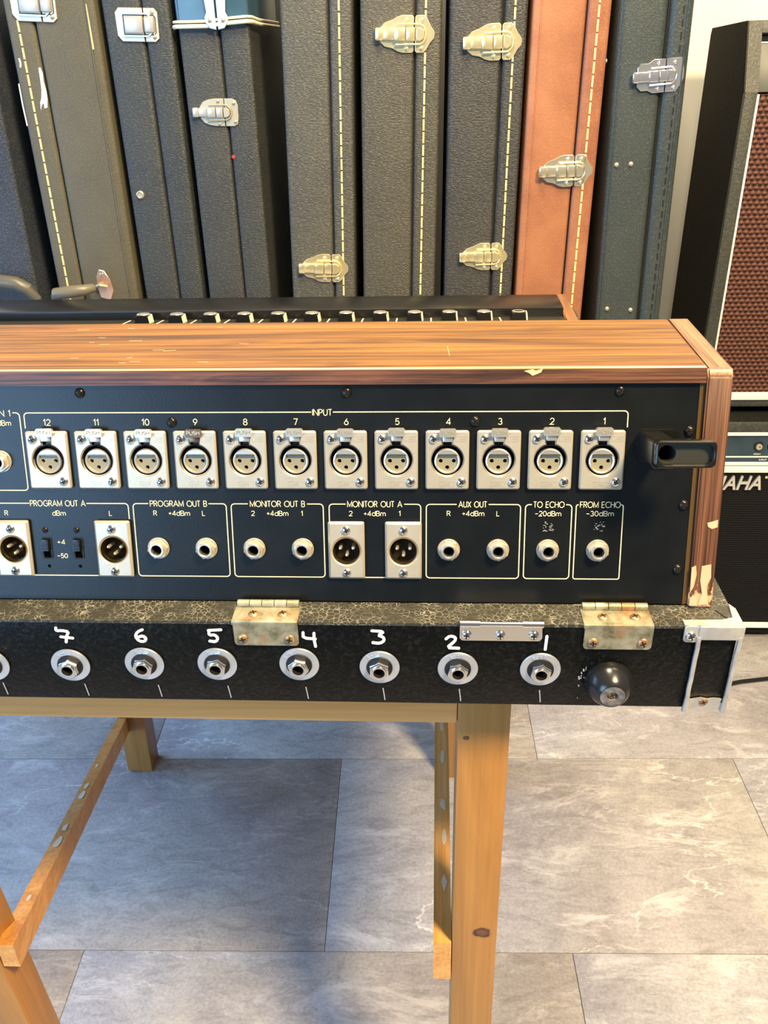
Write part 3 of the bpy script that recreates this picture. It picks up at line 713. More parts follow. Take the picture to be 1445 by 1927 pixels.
# level slide switches
me_sl = MB().curve([rrect(-3.3, 3.3, -7.2, 7.2, 0.8, 2), rrect(-2.4, 2.4, -6.5, 6.5, 0.6, 2)[::-1]], 0, 0.5).box(-2.4, 2.4, -6.5, 6.5, -5, -4).mesh('slide_switch', M['matt'])
kn = MB().box(-2.2, 2.2, -2.0, 5.4, -4, 2.0, 0.2)
for j in range(6): kn.box(-2.25, 2.25, -1.6 + j * 1.1, -1.0 + j * 1.1, 2.0, 3.2)
me_kn = kn.mesh('slider_knob', M['black'])
for u in sliders:
    o = put('slide_switch', me_sl, con, PU(u, -162.2, 0)); put('slider_knob', me_kn, o, T(-0.4, 0.5, 0))
    put('screw', SC['tiny'], o, T(-0.1, 12, 0)); 
# cord hook on the right
hk = root
fr = MB()
base = MB().prism(rrect(123.5, 147.5, -105.5, -85.8, 4.5, 5), 0, 5)
base.build('cord_hook', M['hook'], con, PU(0, 0)); hook_o = con.children[-1]
hook_o = [o for o in con.children if o.name.startswith('cord_hook')][0]
post = MB().curve([rrect(123.8, 138.0, -102.5, -86.6, 2.5, 4), circ(4.7, 28, 131.3, -93.5, rev=True)], 2, 36, 0.5)
post.build('hook_post', M['hook'], hook_o)
fp = MB().curve([rrect(124.3, 157.4, -101.0, -85.8, 3.2, 5), rrect(125.9, 155.6, -99.2, -87.6, 4.8, 6)[::-1]], 34, 42, 0.7, seg=2)
MB().curve([rrect(125.4, 156.0, -99.8, -87.2, 4.6, 6), circ(4.6, 28, 131.3, -93.5, rev=True)], 34.5, 38.5, 0.3).build('recess_floor', plain('recess_plastic', (0.030, 0.030, 0.022), 0.35), hook_o)
fp.build('hook_plate', M['hook'], hook_o)
MB().lathe([(4.62, 38.4), (4.62, 6)], 28).lathe([(4.62, 6.1), (0.01, 6.1)], 20).build('hook_bore', M['hole'], hook_o, T(131.3, -93.5, 0))
# chips on side panel front: bare wood patches with torn outlines, a hair thick
def chip(pts, name='bare_wood_chip'):
    p = [(x, y) for x, y in pts]
    return MB().prism(p, 0, 0.25).build(name, plain('bare_wood', (0.62, 0.36, 0.21), 0.7, 0, 0.2, 200, 0.15), con, PU(0, 0, 3.35))
chip([(168, -143.0), (171, -142.2), (174.2, -141.0), (174.3, -145.6), (171, -146.8), (168.6, -145.4)])
chip([(161.0, -171.5), (163.5, -170.2), (164.3, -176), (163.2, -184), (161.2, -188)])
chip([(167.0, -170.6), (172.6, -169.4), (173.2, -178), (171.0, -184), (173.0, -195.5), (166.5, -196.0), (168.4, -188), (166.8, -180)])
chip([(161.4, -191), (165.6, -190), (166.2, -196.4), (161.3, -196.4)])
# chipped spot and scratches on the top board
mb = MB(); rnd = random.Random(3)
for _ in range(11):
    x = rnd.uniform(-430, -395); y = rnd.uniform(520, 560)
    mb.ribbon([(x * 0.8, y + 10), (x * 0.8 + rnd.uniform(4, 9), y + 10 + rnd.uniform(5, 14)), (x * 0.8 + rnd.uniform(9, 13), y + 12 + rnd.uniform(12, 18))], 0.25, -173.2, -173.12)
for _ in range(16):
    x = rnd.uniform(-300, -120); y = rnd.uniform(500, 575)
    mb.ribbon([(x, y), (x + rnd.uniform(3, 9), y + rnd.uniform(-1.2, 1.2))], 0.3, -173.2, -173.12)
mb.ribbon([(12, 512), (11, 530)], 0.25, -173.2, -173.12)
mb.build('scratch_marks', plain('scratch', (0.80, 0.55, 0.30), 0.6), con, C(0, 0, 0))
MB().prism([(-2, 0), (3, 1), (5, 0.2), (9, 1.4), (8, -0.8), (3, -2.8), (1, -1.2)], 0, 0.3).build('veneer_chip', plain('veneer_chip', (0.75, 0.45, 0.22), 0.6), con, PU(57, -51.2, 2.6))

# ---------------------------------------------------------------- flight case under the console
FR = Vector((-190, 430, -380.5))
fc = root('flight_case', V(*FR), 'black leatherette flight case base with numbered jacks, lying on the pine trestle', 'case')
def F(x, y, z): return T(x - FR.x, y - FR.y, z - FR.z)
CX0, CX1 = -735, 187
body = MB().box(CX0, CX1, 430.3, 1120, -380.5, -318.0, 1.0)
body.build('case_body', M['tolex'], fc, F(0, 0, 0))
MB().prism([(CX0, 430), (CX1, 430), (CX1, 1120), (CX1 - 20, 1120), (CX1 - 20, 452), (CX0 + 20, 452), (CX0 + 20, 1120), (CX0, 1120)], -318.2, -316.2).build('case_rim', M['cracked'], fc, F(0, 0, 0))
# mitre seam in the covering at the right corner
MB().ribbon([(177, 446.5), (180, 441), (185.5, 433.5)], 0.9, -316.2, -315.95).build('covering_seam', M['hole'], fc, F(0, 0, 0))
def FF(x, z, d=0): return F(x, 430 - d, z) @ RX(R(90))       # on the front face: local x right, y up, z towards the camera
# jack washers, nuts, hand-painted numbers
JX = [(-231.4, -351.3, 0.3), (-182.6, -349.4, 0.0), (-135.2, -349.0, 0.1), (-82.4, -348.3, 0.6), (-31.3, -349.8, 0.35), (18.1, -350.1, 0.1), (69.7, -349.9, 0.15), (-285.0, -352, 0.2)]
ws = MB().curve([circ(12.7, 44), circ(7.4, 30, rev=True)], 0.3, 1.7, 0.35)
strokes(ws, 'S257', 0, 9.6, 9.0, 2.4, 'C', 0.45, 1.6, 1.95)
me_ws = ws.mesh('jack_socket', M['zinc'])
me_dk = MB().lathe([(8.4, 1.6), (8.2, 2.4), (5.0, 2.6), (4.0, 0.4)], 32).mesh('rubber_ring', M['matt'])
hx = [(6.7 * math.cos(R(60 * i)), 6.7 * math.sin(R(60 * i))) for i in range(6)]
me_hn = MB().curve([hx, circ(3.7, 22, rev=True)], 2.0, 6.6, 0.5, seg=2).lathe([(4.7, 6.4), (4.6, 7.4), (3.6, 7.4), (3.4, 6.6)], 26).mesh('hex_nut', M['steel'])
me_bo = MB().lathe([(3.6, 6.8), (3.4, 0.5), (0.01, 0.5)], 20).mesh('bore', M['hole'])
proto = None
for x, z, rot in JX:
    Mt = FF(x, z)
    if proto is None:
        proto = put('jack_socket', me_ws, fc, Mt @ RZ(rot)); put('rubber_ring', me_dk, proto); put('hex_nut', me_hn, proto, RZ(0.2)); put('bore', me_bo, proto)
    else: dup(proto, fc, Mt @ RZ(rot))
digits = {
 '7': [[(-4.4, 5.6), (-4.6, 3.2), (-1.0, 3.6), (3.4, 2.6), (1.2, -1.0), (0.2, -5.4)], [(-2.6, -1.4), (5.0, -2.4)]],
 '6': [[(1.8, 5.0), (-1.6, 3.4), (-3.6, -0.2), (-1.6, -4.0), (1.8, -4.2), (3.4, -1.8), (1.4, 0.4), (-2.0, -0.8)]],
 '5': [[(5.4, 4.8), (-2.6, 4.2)], [(-2.2, 4.2), (-2.6, 0.4), (1.0, 1.0), (3.0, -1.6), (1.2, -4.6), (-2.6, -4.0)]],
 '4': [[(-3.6, 5.0), (-3.8, 0.8), (3.8, 0.2)], [(3.2, 4.6), (3.0, 0), (3.6, -5.6)]],
 '3': [[(-4.2, 5.0), (3.6, 4.6), (-0.6, 1.6), (2.8, 0.4), (3.4, -2.4), (0.4, -4.6), (-3.8, -4.0)]],
 '2': [[(-3.8, 2.6), (-1.4, 5.0), (2.2, 4.0), (1.8, 1.0), (-3.4, -4.2), (4.2, -4.4)]],
 '1': [[(0.4, 5.0), (0.0, -5.0)]]}
for d_, (x, z) in zip('7654321', ((-231.0, -327.8), (-181.8, -328.0), (-135.4, -327.2), (-74.8, -328.9), (-31.2, -327.0), (14.2, -330.2), (71.8, -329.8))):
    mb = MB()
    for st in digits[d_]:
        q = [Vector(p) for p in st]; sm = [q[0]]
        for i in range(len(q) - 1):
            sm += [q[i].lerp(q[i + 1], t) for t in (0.25, 0.75)]
        sm.append(q[-1])
        mb.brush(sm, 1.8, 0, 0.35)
    mb.build('handwritten_number', M['white'], fc, FF(x, z, 0.05))
# white paint ticks along the lower edge
tk = MB()
for x in (-331, -280, -225, -176, -130, -79, -29, 20, 71): tk.ribbon([(x - 0.6, 13), (x, 8), (x + 0.5, 3)], 0.7, 0, 0.1)
for _ in range(9):
    x = 96 + random.uniform(-2, 3); y = random.uniform(6, 34); tk.ribbon([(x, y), (x + random.uniform(-1, 1), y - random.uniform(1, 4))], random.uniform(0.3, 1.0), 0, 0.1)
tk.build('paint_marks', plain('faint_paint', (0.35, 0.35, 0.36), 0.7), fc, FF(0, -380.5, 0.05))
# hinges: leaf on the rim folded over the front face, knuckle at the back
def hinge(x0, x1):
    h = MB().curve([rrect(x0, x1, 0, 17.6, 2.5, 4)], 0, 1.4, 0.3).build('hinge', M['rust'], fc, FF(0, -333.6, 0))
    # local frame of the leaf: x right, y up, z to camera
    MB().box(x0 - 0.8, x1, 15.6, 18.4, -16.5, 1.5, 0.5).build('upper_leaf', M['rust'], h, T(0, 0, 0))
    k = MB()
    n = 5
    for i in range(n):
        xa = x0 + 0.5 + (x1 - x0 - 1) * i / n; xb = x0 + 0.5 + (x1 - x0 - 1) * (i + 1) / n - 0.5
        k.cyl(2.6, 2.6, xa, xb, 16, T(0, 19.6, -16.6) @ RY(R(90)))
    k.build('knuckle', M['rust'], h)
    for x in (x0 + 12, x1 - 10): put('screw', SC['rust'], h, T(x, 18.2, -7.0) @ RX(R(-90)))
    for x in (x0 + 5.6, x1 - 5.6): put('screw', SC['rust'], h, T(x, 5.4, 1.4) @ RZ(x))
    return h
hinge(-122, -81.4); hinge(94.6, 136.0)
# chrome catch plate
cpx = MB().curve([rrect(18.8, 69.2, 0, 12.4, 2.4, 4)], 0, 1.2, 0.3).build('catch_plate', M['steel'], fc, FF(0, -328.2, 0))
k = MB()
for xa, xb, r_ in ((18.8, 31, 2.3), (57, 69.6, 2.3), (31, 57, 1.5)): k.cyl(r_, r_, xa, xb, 16, T(0, 12.6, 0.6) @ RY(R(90)))
k.build('catch_roll', M['steel'], cpx)
for x in (23, 43.6, 64): put('screw', SC['chrome'], cpx, T(x, 4.8, 1.1) @ RZ(x))
# rubber foot
ft = MB().lathe([(15.4, 0), (15.4, 2.5), (14.0, 6.5), (11.2, 11.5), (9.0, 14.2), (7.9, 14.8)], 36).lathe([(7.7, 14.8), (3.4, 14.8), (3.2, 12.2), (0.01, 12.2)], 30, mi=1)
fo = ft.build('rubber_foot', [M['rubber'], M['wornrubber']], fc, FF(113.0, -359.5, 0))
put('screw', SC['rust'], fo, T(0, 0, 12.3) @ Matrix.Diagonal((0.9, 0.9, 1, 1)))
# aluminium corner: cap on the rim, tab, two ribs, foot plate
al = MB()
al.prism([(154, 429), (189.2, 429), (189.2, 447), (186.4, 452), (184.6, 437.6), (178, 435.2), (154, 434.6)], -316.2, -314.8)
al.build('corner_cap', M['alu'], fc, F(0, 0, 0)); cap = [o for o in fc.children if o.name.startswith('corner_cap')][0]
CM = cap.matrix_basis.inverted()
def onface(mb, name, mats, x=0, z=0, d=0): return mb.build(name, mats, cap, CM @ FF(x, z, d))
onface(MB().curve([rrect(154.2, 163.5, -327.6, -315.2, 2.6, 4)], 0, 1.3, 0.3), 'tab', M['alu'])
onface(MB().box(163, 189.8, -325.0, -315.0, 0, 2.6, 0.9), 'top_edge', M['alu'])
def rib(x0, x1, seed):
    rnd = random.Random(seed); pts = [(x0 + (x1 - x0) * i / 14 + (rnd.uniform(-.16, .16) if 0 < i < 14 else 0), -323 - 58.5 * i / 14, 1.4) for i in range(15)]
    return onface(MB().tube(pts, [1.5] * 13 + [1.9, 2.1], 10), 'rib', M['alu'])
rib(163.6, 163.0, 1); rib(188.0, 186.9, 2)
onface(MB().prism([(163.5, -381), (187, -381), (187, -376), (184.5, -375), (185.2, -372), (180, -371.4), (176, -372.2), (172, -371.2), (166, -372.6), (163.5, -372)], 0.1, 0.9), 'foot_plate', M['alu'])
put('screw', SC['chrome'], cap, CM @ FF(158.4, -322.6, 1.2)); put('screw', SC['rust'], cap, CM @ FF(174.0, -374.6, 0.9) @ Matrix.Diagonal((0.85, 0.85, 0.6, 1)))

# ---------------------------------------------------------------- latches for instrument cases
def latch_meshes(kind, mat):
    out = {}
    if kind == 'bullet':
        left = [(-35, -9), (-28, -15), (-18, -17), (-10, -21), (-4, -22.5), (9, -22.5), (11.5, -20), (11.5, 20), (9, 22.5), (-4, 22.5), (-10, 21), (-18, 17), (-28, 14), (-34, 8), (-37, 0)]
        right = [(13, -20), (15, -22.5), (24, -22.5), (29, -18), (34, -10), (39, -5), (40, 0), (39, 4), (34, 10), (29, 19), (25, 22.5), (15, 22.5), (13, 20)]
    elif kind == 'angular':
        left = [(-33, -14), (-26, -20), (-16, -20), (-8, -24), (10.5, -24), (10.5, 24), (-8, 24), (-16, 19), (-28, 19), (-33, 13)]
        right = [(12, -24), (28, -24), (36, -14), (40, -5), (40, 6), (35, 24), (12, 24)]
    elif kind == 'round':
        left = [(-28, -10), (-22, -17), (-12, -21), (0, -22.5), (15, -22.5), (15, 22.5), (0, 22.5), (-12, 21), (-22, 17), (-29, 8)]
        right = [(16.4, -22.5), (32, -22.5), (38, -19), (40, -8), (40, 12), (37, 19), (30, 22.5), (16.4, 22.5)]
    else:
        left = [(-33, -15), (-26, -23), (9, -23), (9, 23), (-28, 23), (-34, 16)]
        right = [(10.5, -23), (26, -23), (32, -18), (32, 17), (27, 23), (10.5, 23)]
    out['latch'] = MB().curve([left], 0, 2.2, 0.7, seg=2).mesh('latch', mat)
    out['catch_plate'] = MB().curve([right], 0, 2.2, 0.7, seg=2).mesh('catch_plate', mat)
    L = MB()
    if kind == 'box':
        L.ribbon([(-21.6, -13), (25.5, -13), (28, -10), (28, 10), (25.5, 13), (-21.6, 13)], 1.2, 2, 2.4, closed=True, mi=1)  # black ribbon paints in the shaded gap around the buttons
        L.box(-20, 8.6, -11.5, 11.5, 2, 7, 1.5).box(10.6, 26, -10.5, 11.5, 2, 7, 2.2)
        L.ribbon([(-22, -15), (16, -15), (21, -11), (21, 11), (16, 15), (-22, 15)], 2.0, 2, 4.5)
    else:
        # lever: rolled tail, arm, stepped tongue reaching over the catch
        L.tube([(-38, 0, 6), (-34, 0, 7), (-30, 0, 6.5)], [7.0, 7.6, 7.2], 14, sq=0.55) if False else None
        L.box(-41, -30, -8, 8, 2.0, 9, 2.4); L.box(-31, -14, -7.2, 7.2, 2.0, 6.2, 1.4)
        L.box(-15, 0, -8.2, 8.2, 2.0, 8.6, 1.6); L.box(1, 13, -8.2, 8.2, 2.0, 7.4, 1.2)
    out['lever'] = L.mesh('lever', [M['latchW'] if kind in ('box', 'round') else mat, M['hole']])
    if kind != 'box':
        out['catch_nose'] = MB().curve([[(14.5, -8), (20, -8), (25, -5), (26, 0), (25, 5), (20, 8), (14.5, 8)]], 2, 7.5, 1.0, seg=2).mesh('catch_nose', mat)
        loop_ = [(-11, 11.5, 6)] + [(18 + 10 * math.cos(R(a)), 12 * math.sin(R(a)), 5) for a in range(90, -91, -20)] + [(-13, -12.5, 6)]
        out['bail_wire'] = MB().tube(loop_, 1.25, 8).mesh('bail_wire', M['latchA'] if mat is M['latchA'] else mat)
    return out
rv = MB().lathe([(3.3, 0), (3.0, 1.2), (1.8, 2.2), (0.01, 2.6)], 16)
RVM = {}
def rivet(mat):
    if mat.name not in RVM: RVM[mat.name] = rv.mesh('rivet', mat)
    return RVM[mat.name]
LM = {}
def add_latch(parent, kind, mat, Mt, sc_=1.0, squash=1.0):
    """kind meshes are shared; latch is a part of its case, the rest are sub-parts"""
    key = (kind, mat.name)
    if key not in LM: LM[key] = latch_meshes(kind, mat)
    ms = LM[key]
    o = put('latch', ms['latch'], parent, Mt @ Matrix.Diagonal((sc_, sc_ * squash, sc_, 1)))
    for n_, me in ms.items():
        if n_ != 'latch': put(n_, me, o)
    rvp = {'bullet': ((2, 16.5), (2, -17), (22, 16.5), (22, -16.5)), 'angular': ((0, 18), (0, -18), (25, 18), (25, -18)), 'round': ((5, 18), (5, -18.6), (33, 15), (34, -15)), 'box': ((24, 17), (25, -16))}[kind]
    for x, y in rvp: put('rivet', rivet(mat), o, T(x, y, 2))
    return o

# ---------------------------------------------------------------- instrument cases standing behind the table
CASEY = 1400
def strip_box(x0, x1, y0, y1, z0, z1, r, mb):
    """upright slab with rounded vertical corners"""
    return mb.prism(rrect(x0, x1, y0, y1, r, 4), z0, z1)
def dashes(x, z0, z1, step, ln, wd, th=1.2):
    mb = MB(); z = z0
    while z < z1:
        mb.box(x - wd / 2, x + wd / 2, z, z + ln, 0, th, 0.0); z += step
    return mb
def make_case(name, label, x0, x1, seam, H, depth, mat, slope, mat_lid=None, dY=0, lid_proud=0.0, rad=6, label_extra=None, front_r=None):
    """x0,x1,seam: at eye height in the working frame; slope: lean of the slab"""
    xb = (x0 + x1) / 2 - slope * EYE
    rt = root(name, ((xb) * S, (CASEY + dY) * S, 0), label, 'instrument case', 'instrument cases standing in a row behind the table', (0, math.atan(slope), 0))
    L, Rr, sm = x0 - (x0 + x1) / 2, x1 - (x0 + x1) / 2, seam - (x0 + x1) / 2
    sh = MB(); strip_box(L, sm - 0.9, 0, depth, 0, H, rad, sh)
    sh.build('case_shell', mat, rt)
    ld = MB(); strip_box(sm + 0.9, Rr, -lid_proud, depth - 2, 0, H, rad, ld)
    ld.build('case_lid', mat_lid or mat, rt)
    MB().box(sm - 1.2, sm + 1.2, 5, depth - 6, 4, H - 4).build('seam_strip', M['hole'], rt)  # black strip set back in the gap between shell and lid
    rt['_']=0; del rt['_']
    return rt, (L, Rr, sm)
def on_case(x, z, d=0.0): return T(x, -d, z) @ RX(R(90))      # local: x right, y up, z toward camera
def stitch(rt, x, z1=1272, step=17.5, ln=15, wd=2.6, d=0, mat='stitch', z0=20):
    o = dashes(x, z0, z1, step, ln, wd).build('stitching', M[mat], rt, on_case(0, 0, d)); o['kind'] = 'stuff'
def ridge(rt, x, mat, d=0, wd=3.0, name='edge_welt', z1=1284):
    MB().tube([(x, 0, 6), (x, 0, z1)], wd / 2, 8).build(name, mat, rt, T(0, -d, 0))

mA = leather('black_pebbled_vinyl_lit_navy', (0.018, 0.023, 0.032), (0.045, 0.052, 0.066), 330, 1.0, 0.5, 1.0)  # all but the tan are black cases; differing light put into each tint
mB = leather('black_vinyl_lit_olive', (0.070, 0.064, 0.040), (0.105, 0.095, 0.060), 700, 0.45, 0.6, 1.0)
mC = leather('black_vinyl_lit_blue', (0.022, 0.027, 0.029), (0.044, 0.048, 0.045), 260, 0.8, 0.42, glint=0.7)
mD = leather('black_vinyl_lit_charcoal', (0.024, 0.028, 0.029), (0.046, 0.049, 0.044), 260, 0.8, 0.42, glint=0.7)
mE = leather('black_vinyl_lit_grey', (0.045, 0.047, 0.044), (0.080, 0.077, 0.058), 230, 0.9, 0.42, glint=0.7)
mF = leather('black_vinyl_lit_brown', (0.042, 0.041, 0.031), (0.068, 0.063, 0.045), 230, 0.9, 0.42, glint=0.7)
mG = leather('black_grained_vinyl', (0.020, 0.022, 0.023), (0.040, 0.038, 0.033), 230, 0.9, 0.42, glint=0.7)
mH = leather('tan_leather', (0.21, 0.075, 0.036), (0.42, 0.185, 0.085), 420, 0.25, 0.45, 0.8, glint=0.12)
mI = leather('black_leather_lit_teal', (0.026, 0.036, 0.037), (0.042, 0.053, 0.050), 380, 0.4, 0.42, 1.0)

def zc(z): return z + EYE
# A: far left
A, (L, Rr, sm) = make_case('instrument_case', 'black pebbled case, bluish light in its colour, with grey arched handle, leftmost of the row', -770, -645.5, -735, 1180, 370, mA, 0.016)
cA = -707.75 - 5
MB().tube([(-765 - cA, -14, zc(-372)), (-757 - cA, -26, zc(-345)), (-730 - cA, -30, zc(-334)), (-692 - cA, -32, zc(-333)), (-668 - cA, -32, zc(-336)), (-652 - cA, -30, zc(-345)), (-644 - cA, -26, zc(-362)), (-643 - cA, -12, zc(-384))], [8, 10, 11, 11, 11, 10, 9, 7], 14).build('handle', plain('grey_handle', (0.10, 0.095, 0.075), 0.4), A)
MB().curve([rrect(-36, -14, zc(-372), zc(-300), 9, 5)], 0, 2.0, 0.6).build('handle_plate', M['bluemetal'], A, on_case(0, 0, 0))
put('rivet', rivet(M['bluemetal']), A, on_case(-22, zc(-352), 2))
# B
B, (L, Rr, sm) = make_case('instrument_case', 'black case, light put into its olive tint, with a white tear beside its seam and a copper handle bracket', -612, -479, -571, 1210, 370, mB, 0.010)
cxB = (-612 - 479) / 2
stitch(B, -594.5 - cxB, 1190); ridge(B, -492 - cxB, mB, 0.5, 3, z1=1204)
add_latch(B, 'box', M['latchB'], on_case(-566 - cxB, zc(52), 0) @ RZ(R(-3)), 1.0)
MB().tube([(-64, -24, zc(-364)), (-56, -34, zc(-354)), (-30, -38, zc(-350)), (-8, -34, zc(-348)), (2, -22, zc(-348))], [7, 9.5, 10, 9, 7], 12).build('handle', plain('olive_grey_handle', (0.15, 0.14, 0.10), 0.4), B)
hb = MB().curve([[(-6, -26), (10, -30), (17, -14), (14, 4), (6, 18), (-2, 20), (-8, 8), (-9, -10)]], 0, 2.5, 0.8).build('handle_bracket', plain('copper_bracket', (0.85, 0.52, 0.36), 0.3, 0.8), B, on_case(10, zc(-343), 0))
put('rivet', rivet(M['steel']), hb, T(2, 12, 2)); MB().tube([(-8, -6, 6), (0, -3, 12), (10, -6, 8)], 3, 8).build('loop', M['latchB'], hb)
tear = [(-576.5, -30), (-573.5, -29), (-571.6, -36), (-572.4, -48), (-571.0, -60), (-571.6, -72), (-574.0, -83), (-578.5, -84), (-578.0, -76), (-582.0, -80), (-584.5, -86), (-583.5, -76), (-580.5, -70), (-577.8, -58), (-577.0, -44)]
MB().prism([(x - cxB, z + 57) for x, z in tear][::-1], 0, 0.5).build('tear_patch', M['white'], B, on_case(0, zc(-57), 0))
MB().brush([(-603.5, 13), (-602.8, 8), (-603.8, 3)], 2.4, 0, 0.4).brush([(-611.5, -20), (-611.8, -50), (-611.0, -76)], 1.8, 0, 0.4).build('scuff', M['white'], B, on_case(-cxB + 0.8, zc(-31), 0.1))
MB().ribbon([(-491, 52), (-490.2, 30), (-489.6, -5)], 2.2, 0, 0.6).build('scuff', M['stitch'], B, on_case(-cxB, zc(-2), 0.8))
# C
Cc, (L, Rr, sm) = make_case('instrument_case', 'black case coloured with blue grey light, with square cream latch and one small round stud', -469, -372, -412, 1200, 370, mC, 0.004)
cxC = (-469 - 372) / 2
add_latch(Cc, 'box', M['latchB'], on_case(-419.5 - cxC, zc(22), 0) @ RZ(R(-2)), 0.93)
put('stud', MB().lathe([(6.3, 0), (6.0, 2), (4.4, 3.2), (3.2, 2.0), (0.01, 2.0)], 20).mesh('stud', M['latchB']), Cc, on_case(-452.5 - cxC, zc(-209), 0))
# D
D, (L, Rr, sm) = make_case('instrument_case', 'black case, coloured charcoal for its light, with oval cream latch below a blue leather band with cream piping', -362.5, -259.5, -303, 1250, 410, mD, 0.004, rad=5)
cxD = (-362.5 - 259.5) / 2
add_latch(D, 'round', M['latchB'], on_case(-319.5 - cxD, zc(-94), 0) @ RZ(R(-1)), 0.84)
strip_b = MB(); strip_box(-52.5, 52.5, -4, 252, zc(26), 1245, 7, strip_b)
mDb = plain('blue_leather_band', (0.035, 0.085, 0.13), 0.25, 0, 0.2, 60, 0.2, 20); strip_b.build('leather_band', mDb, D)
for z_, r_ in ((26.5, 1.8), (20.5, 2.9)):
    MB().tube([(-57, 2, zc(z_ - 3)), (-52, -5, zc(z_ - 2.5)), (-8, -6, zc(z_ - 2.5)), (20, -6, zc(z_ + 0.5)), (50, -6, zc(z_ + 2.5)), (56, 4, zc(z_ + 2)), (56.5, 60, zc(z_ - 1)), (56.5, 240, zc(z_ - 3))], r_, 10).build('piping', M['cream'], D)
for sx, x_ in ((-1, -1.5), (1, 1.5)):
    cl = MB().curve([[(0, -2), (9 * sx, 0), (15 * sx, 8), (15 * sx, 14), (12 * sx, 20), (15 * sx, 50), (18 * sx, 120), (0, 120)][::sx if sx > 0 else -1]], 0, 3, 0.8).build('clasp_plate', M['bluemetal'], D, on_case(7.5 + x_, zc(15), 7))
    put('rivet', rivet(M['latchB']), cl, T(8 * sx, 10, 2.8))
MB().prism(circ(2.6, 12), 0, 0.8).build('red_dot', plain('red_mark', (0.6, 0.03, 0.03), 0.5), D, on_case(-300.5 - cxD + 0.8, zc(-156), 0.2))
# E
E_, (L, Rr, sm) = make_case('instrument_case', 'black grained case, greyed in colour for its light, with gold latch just above the console and gold stitching', -215, -112, -146, 1290, 370, mE, 0.028)
cxE = (-215 - 112) / 2
stitch(E_, -130.8 - cxE); add_latch(E_, 'bullet', M['latchA'], on_case(-162.5 - cxE + 0.5, zc(-325), 0), 0.99)
# F
F_, (L, Rr, sm) = make_case('instrument_case', 'black grained case, light put into its brownish tint, with shining gold latch at top centre, fully lit', -101, 15, -23, 1290, 370, mF, 0.022)
cxF = (-101 + 15) / 2
stitch(F_, -8.0 - cxF); add_latch(F_, 'bullet', M['latchA'], on_case(-36.5 - cxF, zc(2), 0), 1.05)
# G
G_, (L, Rr, sm) = make_case('instrument_case', 'black grained case with two gold latches, beside the tan case', 25.5, 135.2, 101, 1290, 370, mG, 0.010)
cxG = (25.5 + 135.2) / 2
stitch(G_, 117 - cxG); add_latch(G_, 'bullet', M['latchA'], on_case(87.5 - cxG, zc(-11), 0) @ RZ(R(1.5)), 1.04)
add_latch(G_, 'bullet', M['latchA'], on_case(87.2 - cxG, zc(-310), 0) @ RZ(R(1)), 0.94)
# H
H_, (L, Rr, sm) = make_case('instrument_case', 'tan brown leather case with gold stitching and one latch', 141, 250, 217, 1290, 370, mH, 0.010, lid_proud=3.5)
cxH = (141 + 250) / 2
stitch(H_, 232.5 - cxH, d=3.5); add_latch(H_, 'bullet', plain('pale_brass', (0.85, 0.78, 0.55), 0.25, 0.85), on_case(205.5 - cxH, zc(-184), 2.5) @ RZ(R(1.5)), 1.0)
ridge(H_, 153.5 - cxH, mH, 0.2, 2.4)
put('stud', MB().lathe([(3, 0), (3, 3), (0.01, 4)], 12).mesh('stud', M['latchB']), H_, T(53.5, 8, zc(-38)) @ RY(R(90)))
# I
I_, (L, Rr, sm) = make_case('instrument_case', 'black smooth case, light in its teal tint, with chrome latch and four studs, rightmost of the row', 261, 365, 331, 1290, 300, mI, -0.020, lid_proud=2.0, rad=10)
cxI = (261 + 365) / 2
stitch(I_, 350 - cxI, step=16, ln=9, wd=1.6, d=2, mat='blackstitch'); add_latch(I_, 'angular', M['latchC'], on_case(323.5 - cxI, zc(-59), 1.5) @ RZ(R(2)), 0.9)
ridge(I_, 268.5 - cxI, mI, 0.2, 2.2); ridge(I_, 356 - cxI, mI, 2.4, 3.0)
me_st = MB().lathe([(3.6, 0), (3.3, 1.6), (1.8, 3.0), (0.01, 3.3)], 16).mesh('stud', M['latchB'])
for x, z in ((278.8, -176.5), (300.1, -176.1), (286.8, -395.2), (324.6, -398.2)):
    put('stud', me_st, I_, on_case(x - cxI - (-0.020) * (z + 0) , zc(z), 0))

# ---------------------------------------------------------------- amplifiers on the right
AX = 484
def V3(x, y, z): return (x * S, y * S, z * S)
# lower amplifier
LA = root('bass_amplifier', V3(AX + 300, 1470, 0), 'black guitar amplifier with white logo lettering, standing on the floor', 'amplifier')
def LT(x=0, y=0, z=0): return T(x - 300, y, z)
W_ = 600
MB().box(0, W_, 0, 300, 8, 484, 4).build('cabinet', M['ampblk'], LA, LT())
for x in (40, 560): MB().cyl(16, 14, 0, 10, 16, T(x, 40, 0)).build('foot', M['rubber'], LA, LT())
MB().box(0, W_, -6, 0, 464, 482, 2).build('top_rail', M['ampfrm'], LA, LT())
MB().box(0, W_, -8, 0, 456.5, 462, 1).build('upper_piping', M['whiteline'], LA, LT())
cp = MB().box(14, W_ - 14, -4, 0, 400, 456).build('control_panel', M['amppanel'], LA, LT())
def onA(x, z, d): return T(x - AX, -d, zc(z)) @ RX(R(90))
cpi = cp.matrix_basis.inverted()
MB().box(14, W_ - 14, -5, -3.5, 412, 414.4).build('printed_line', M['whiteline'], cp)
MB().box(14, W_ - 14, -8, 0, 397, 402.5, 1).build('lower_piping', M['whiteline'], LA, LT())
jk = MB().lathe([(5.6, 0), (5.6, 3), (3.0, 3.4), (2.4, 3.4), (2.4, 0.5), (0.01, 0.5)], 22).mesh('jack_socket', M['nickel'])
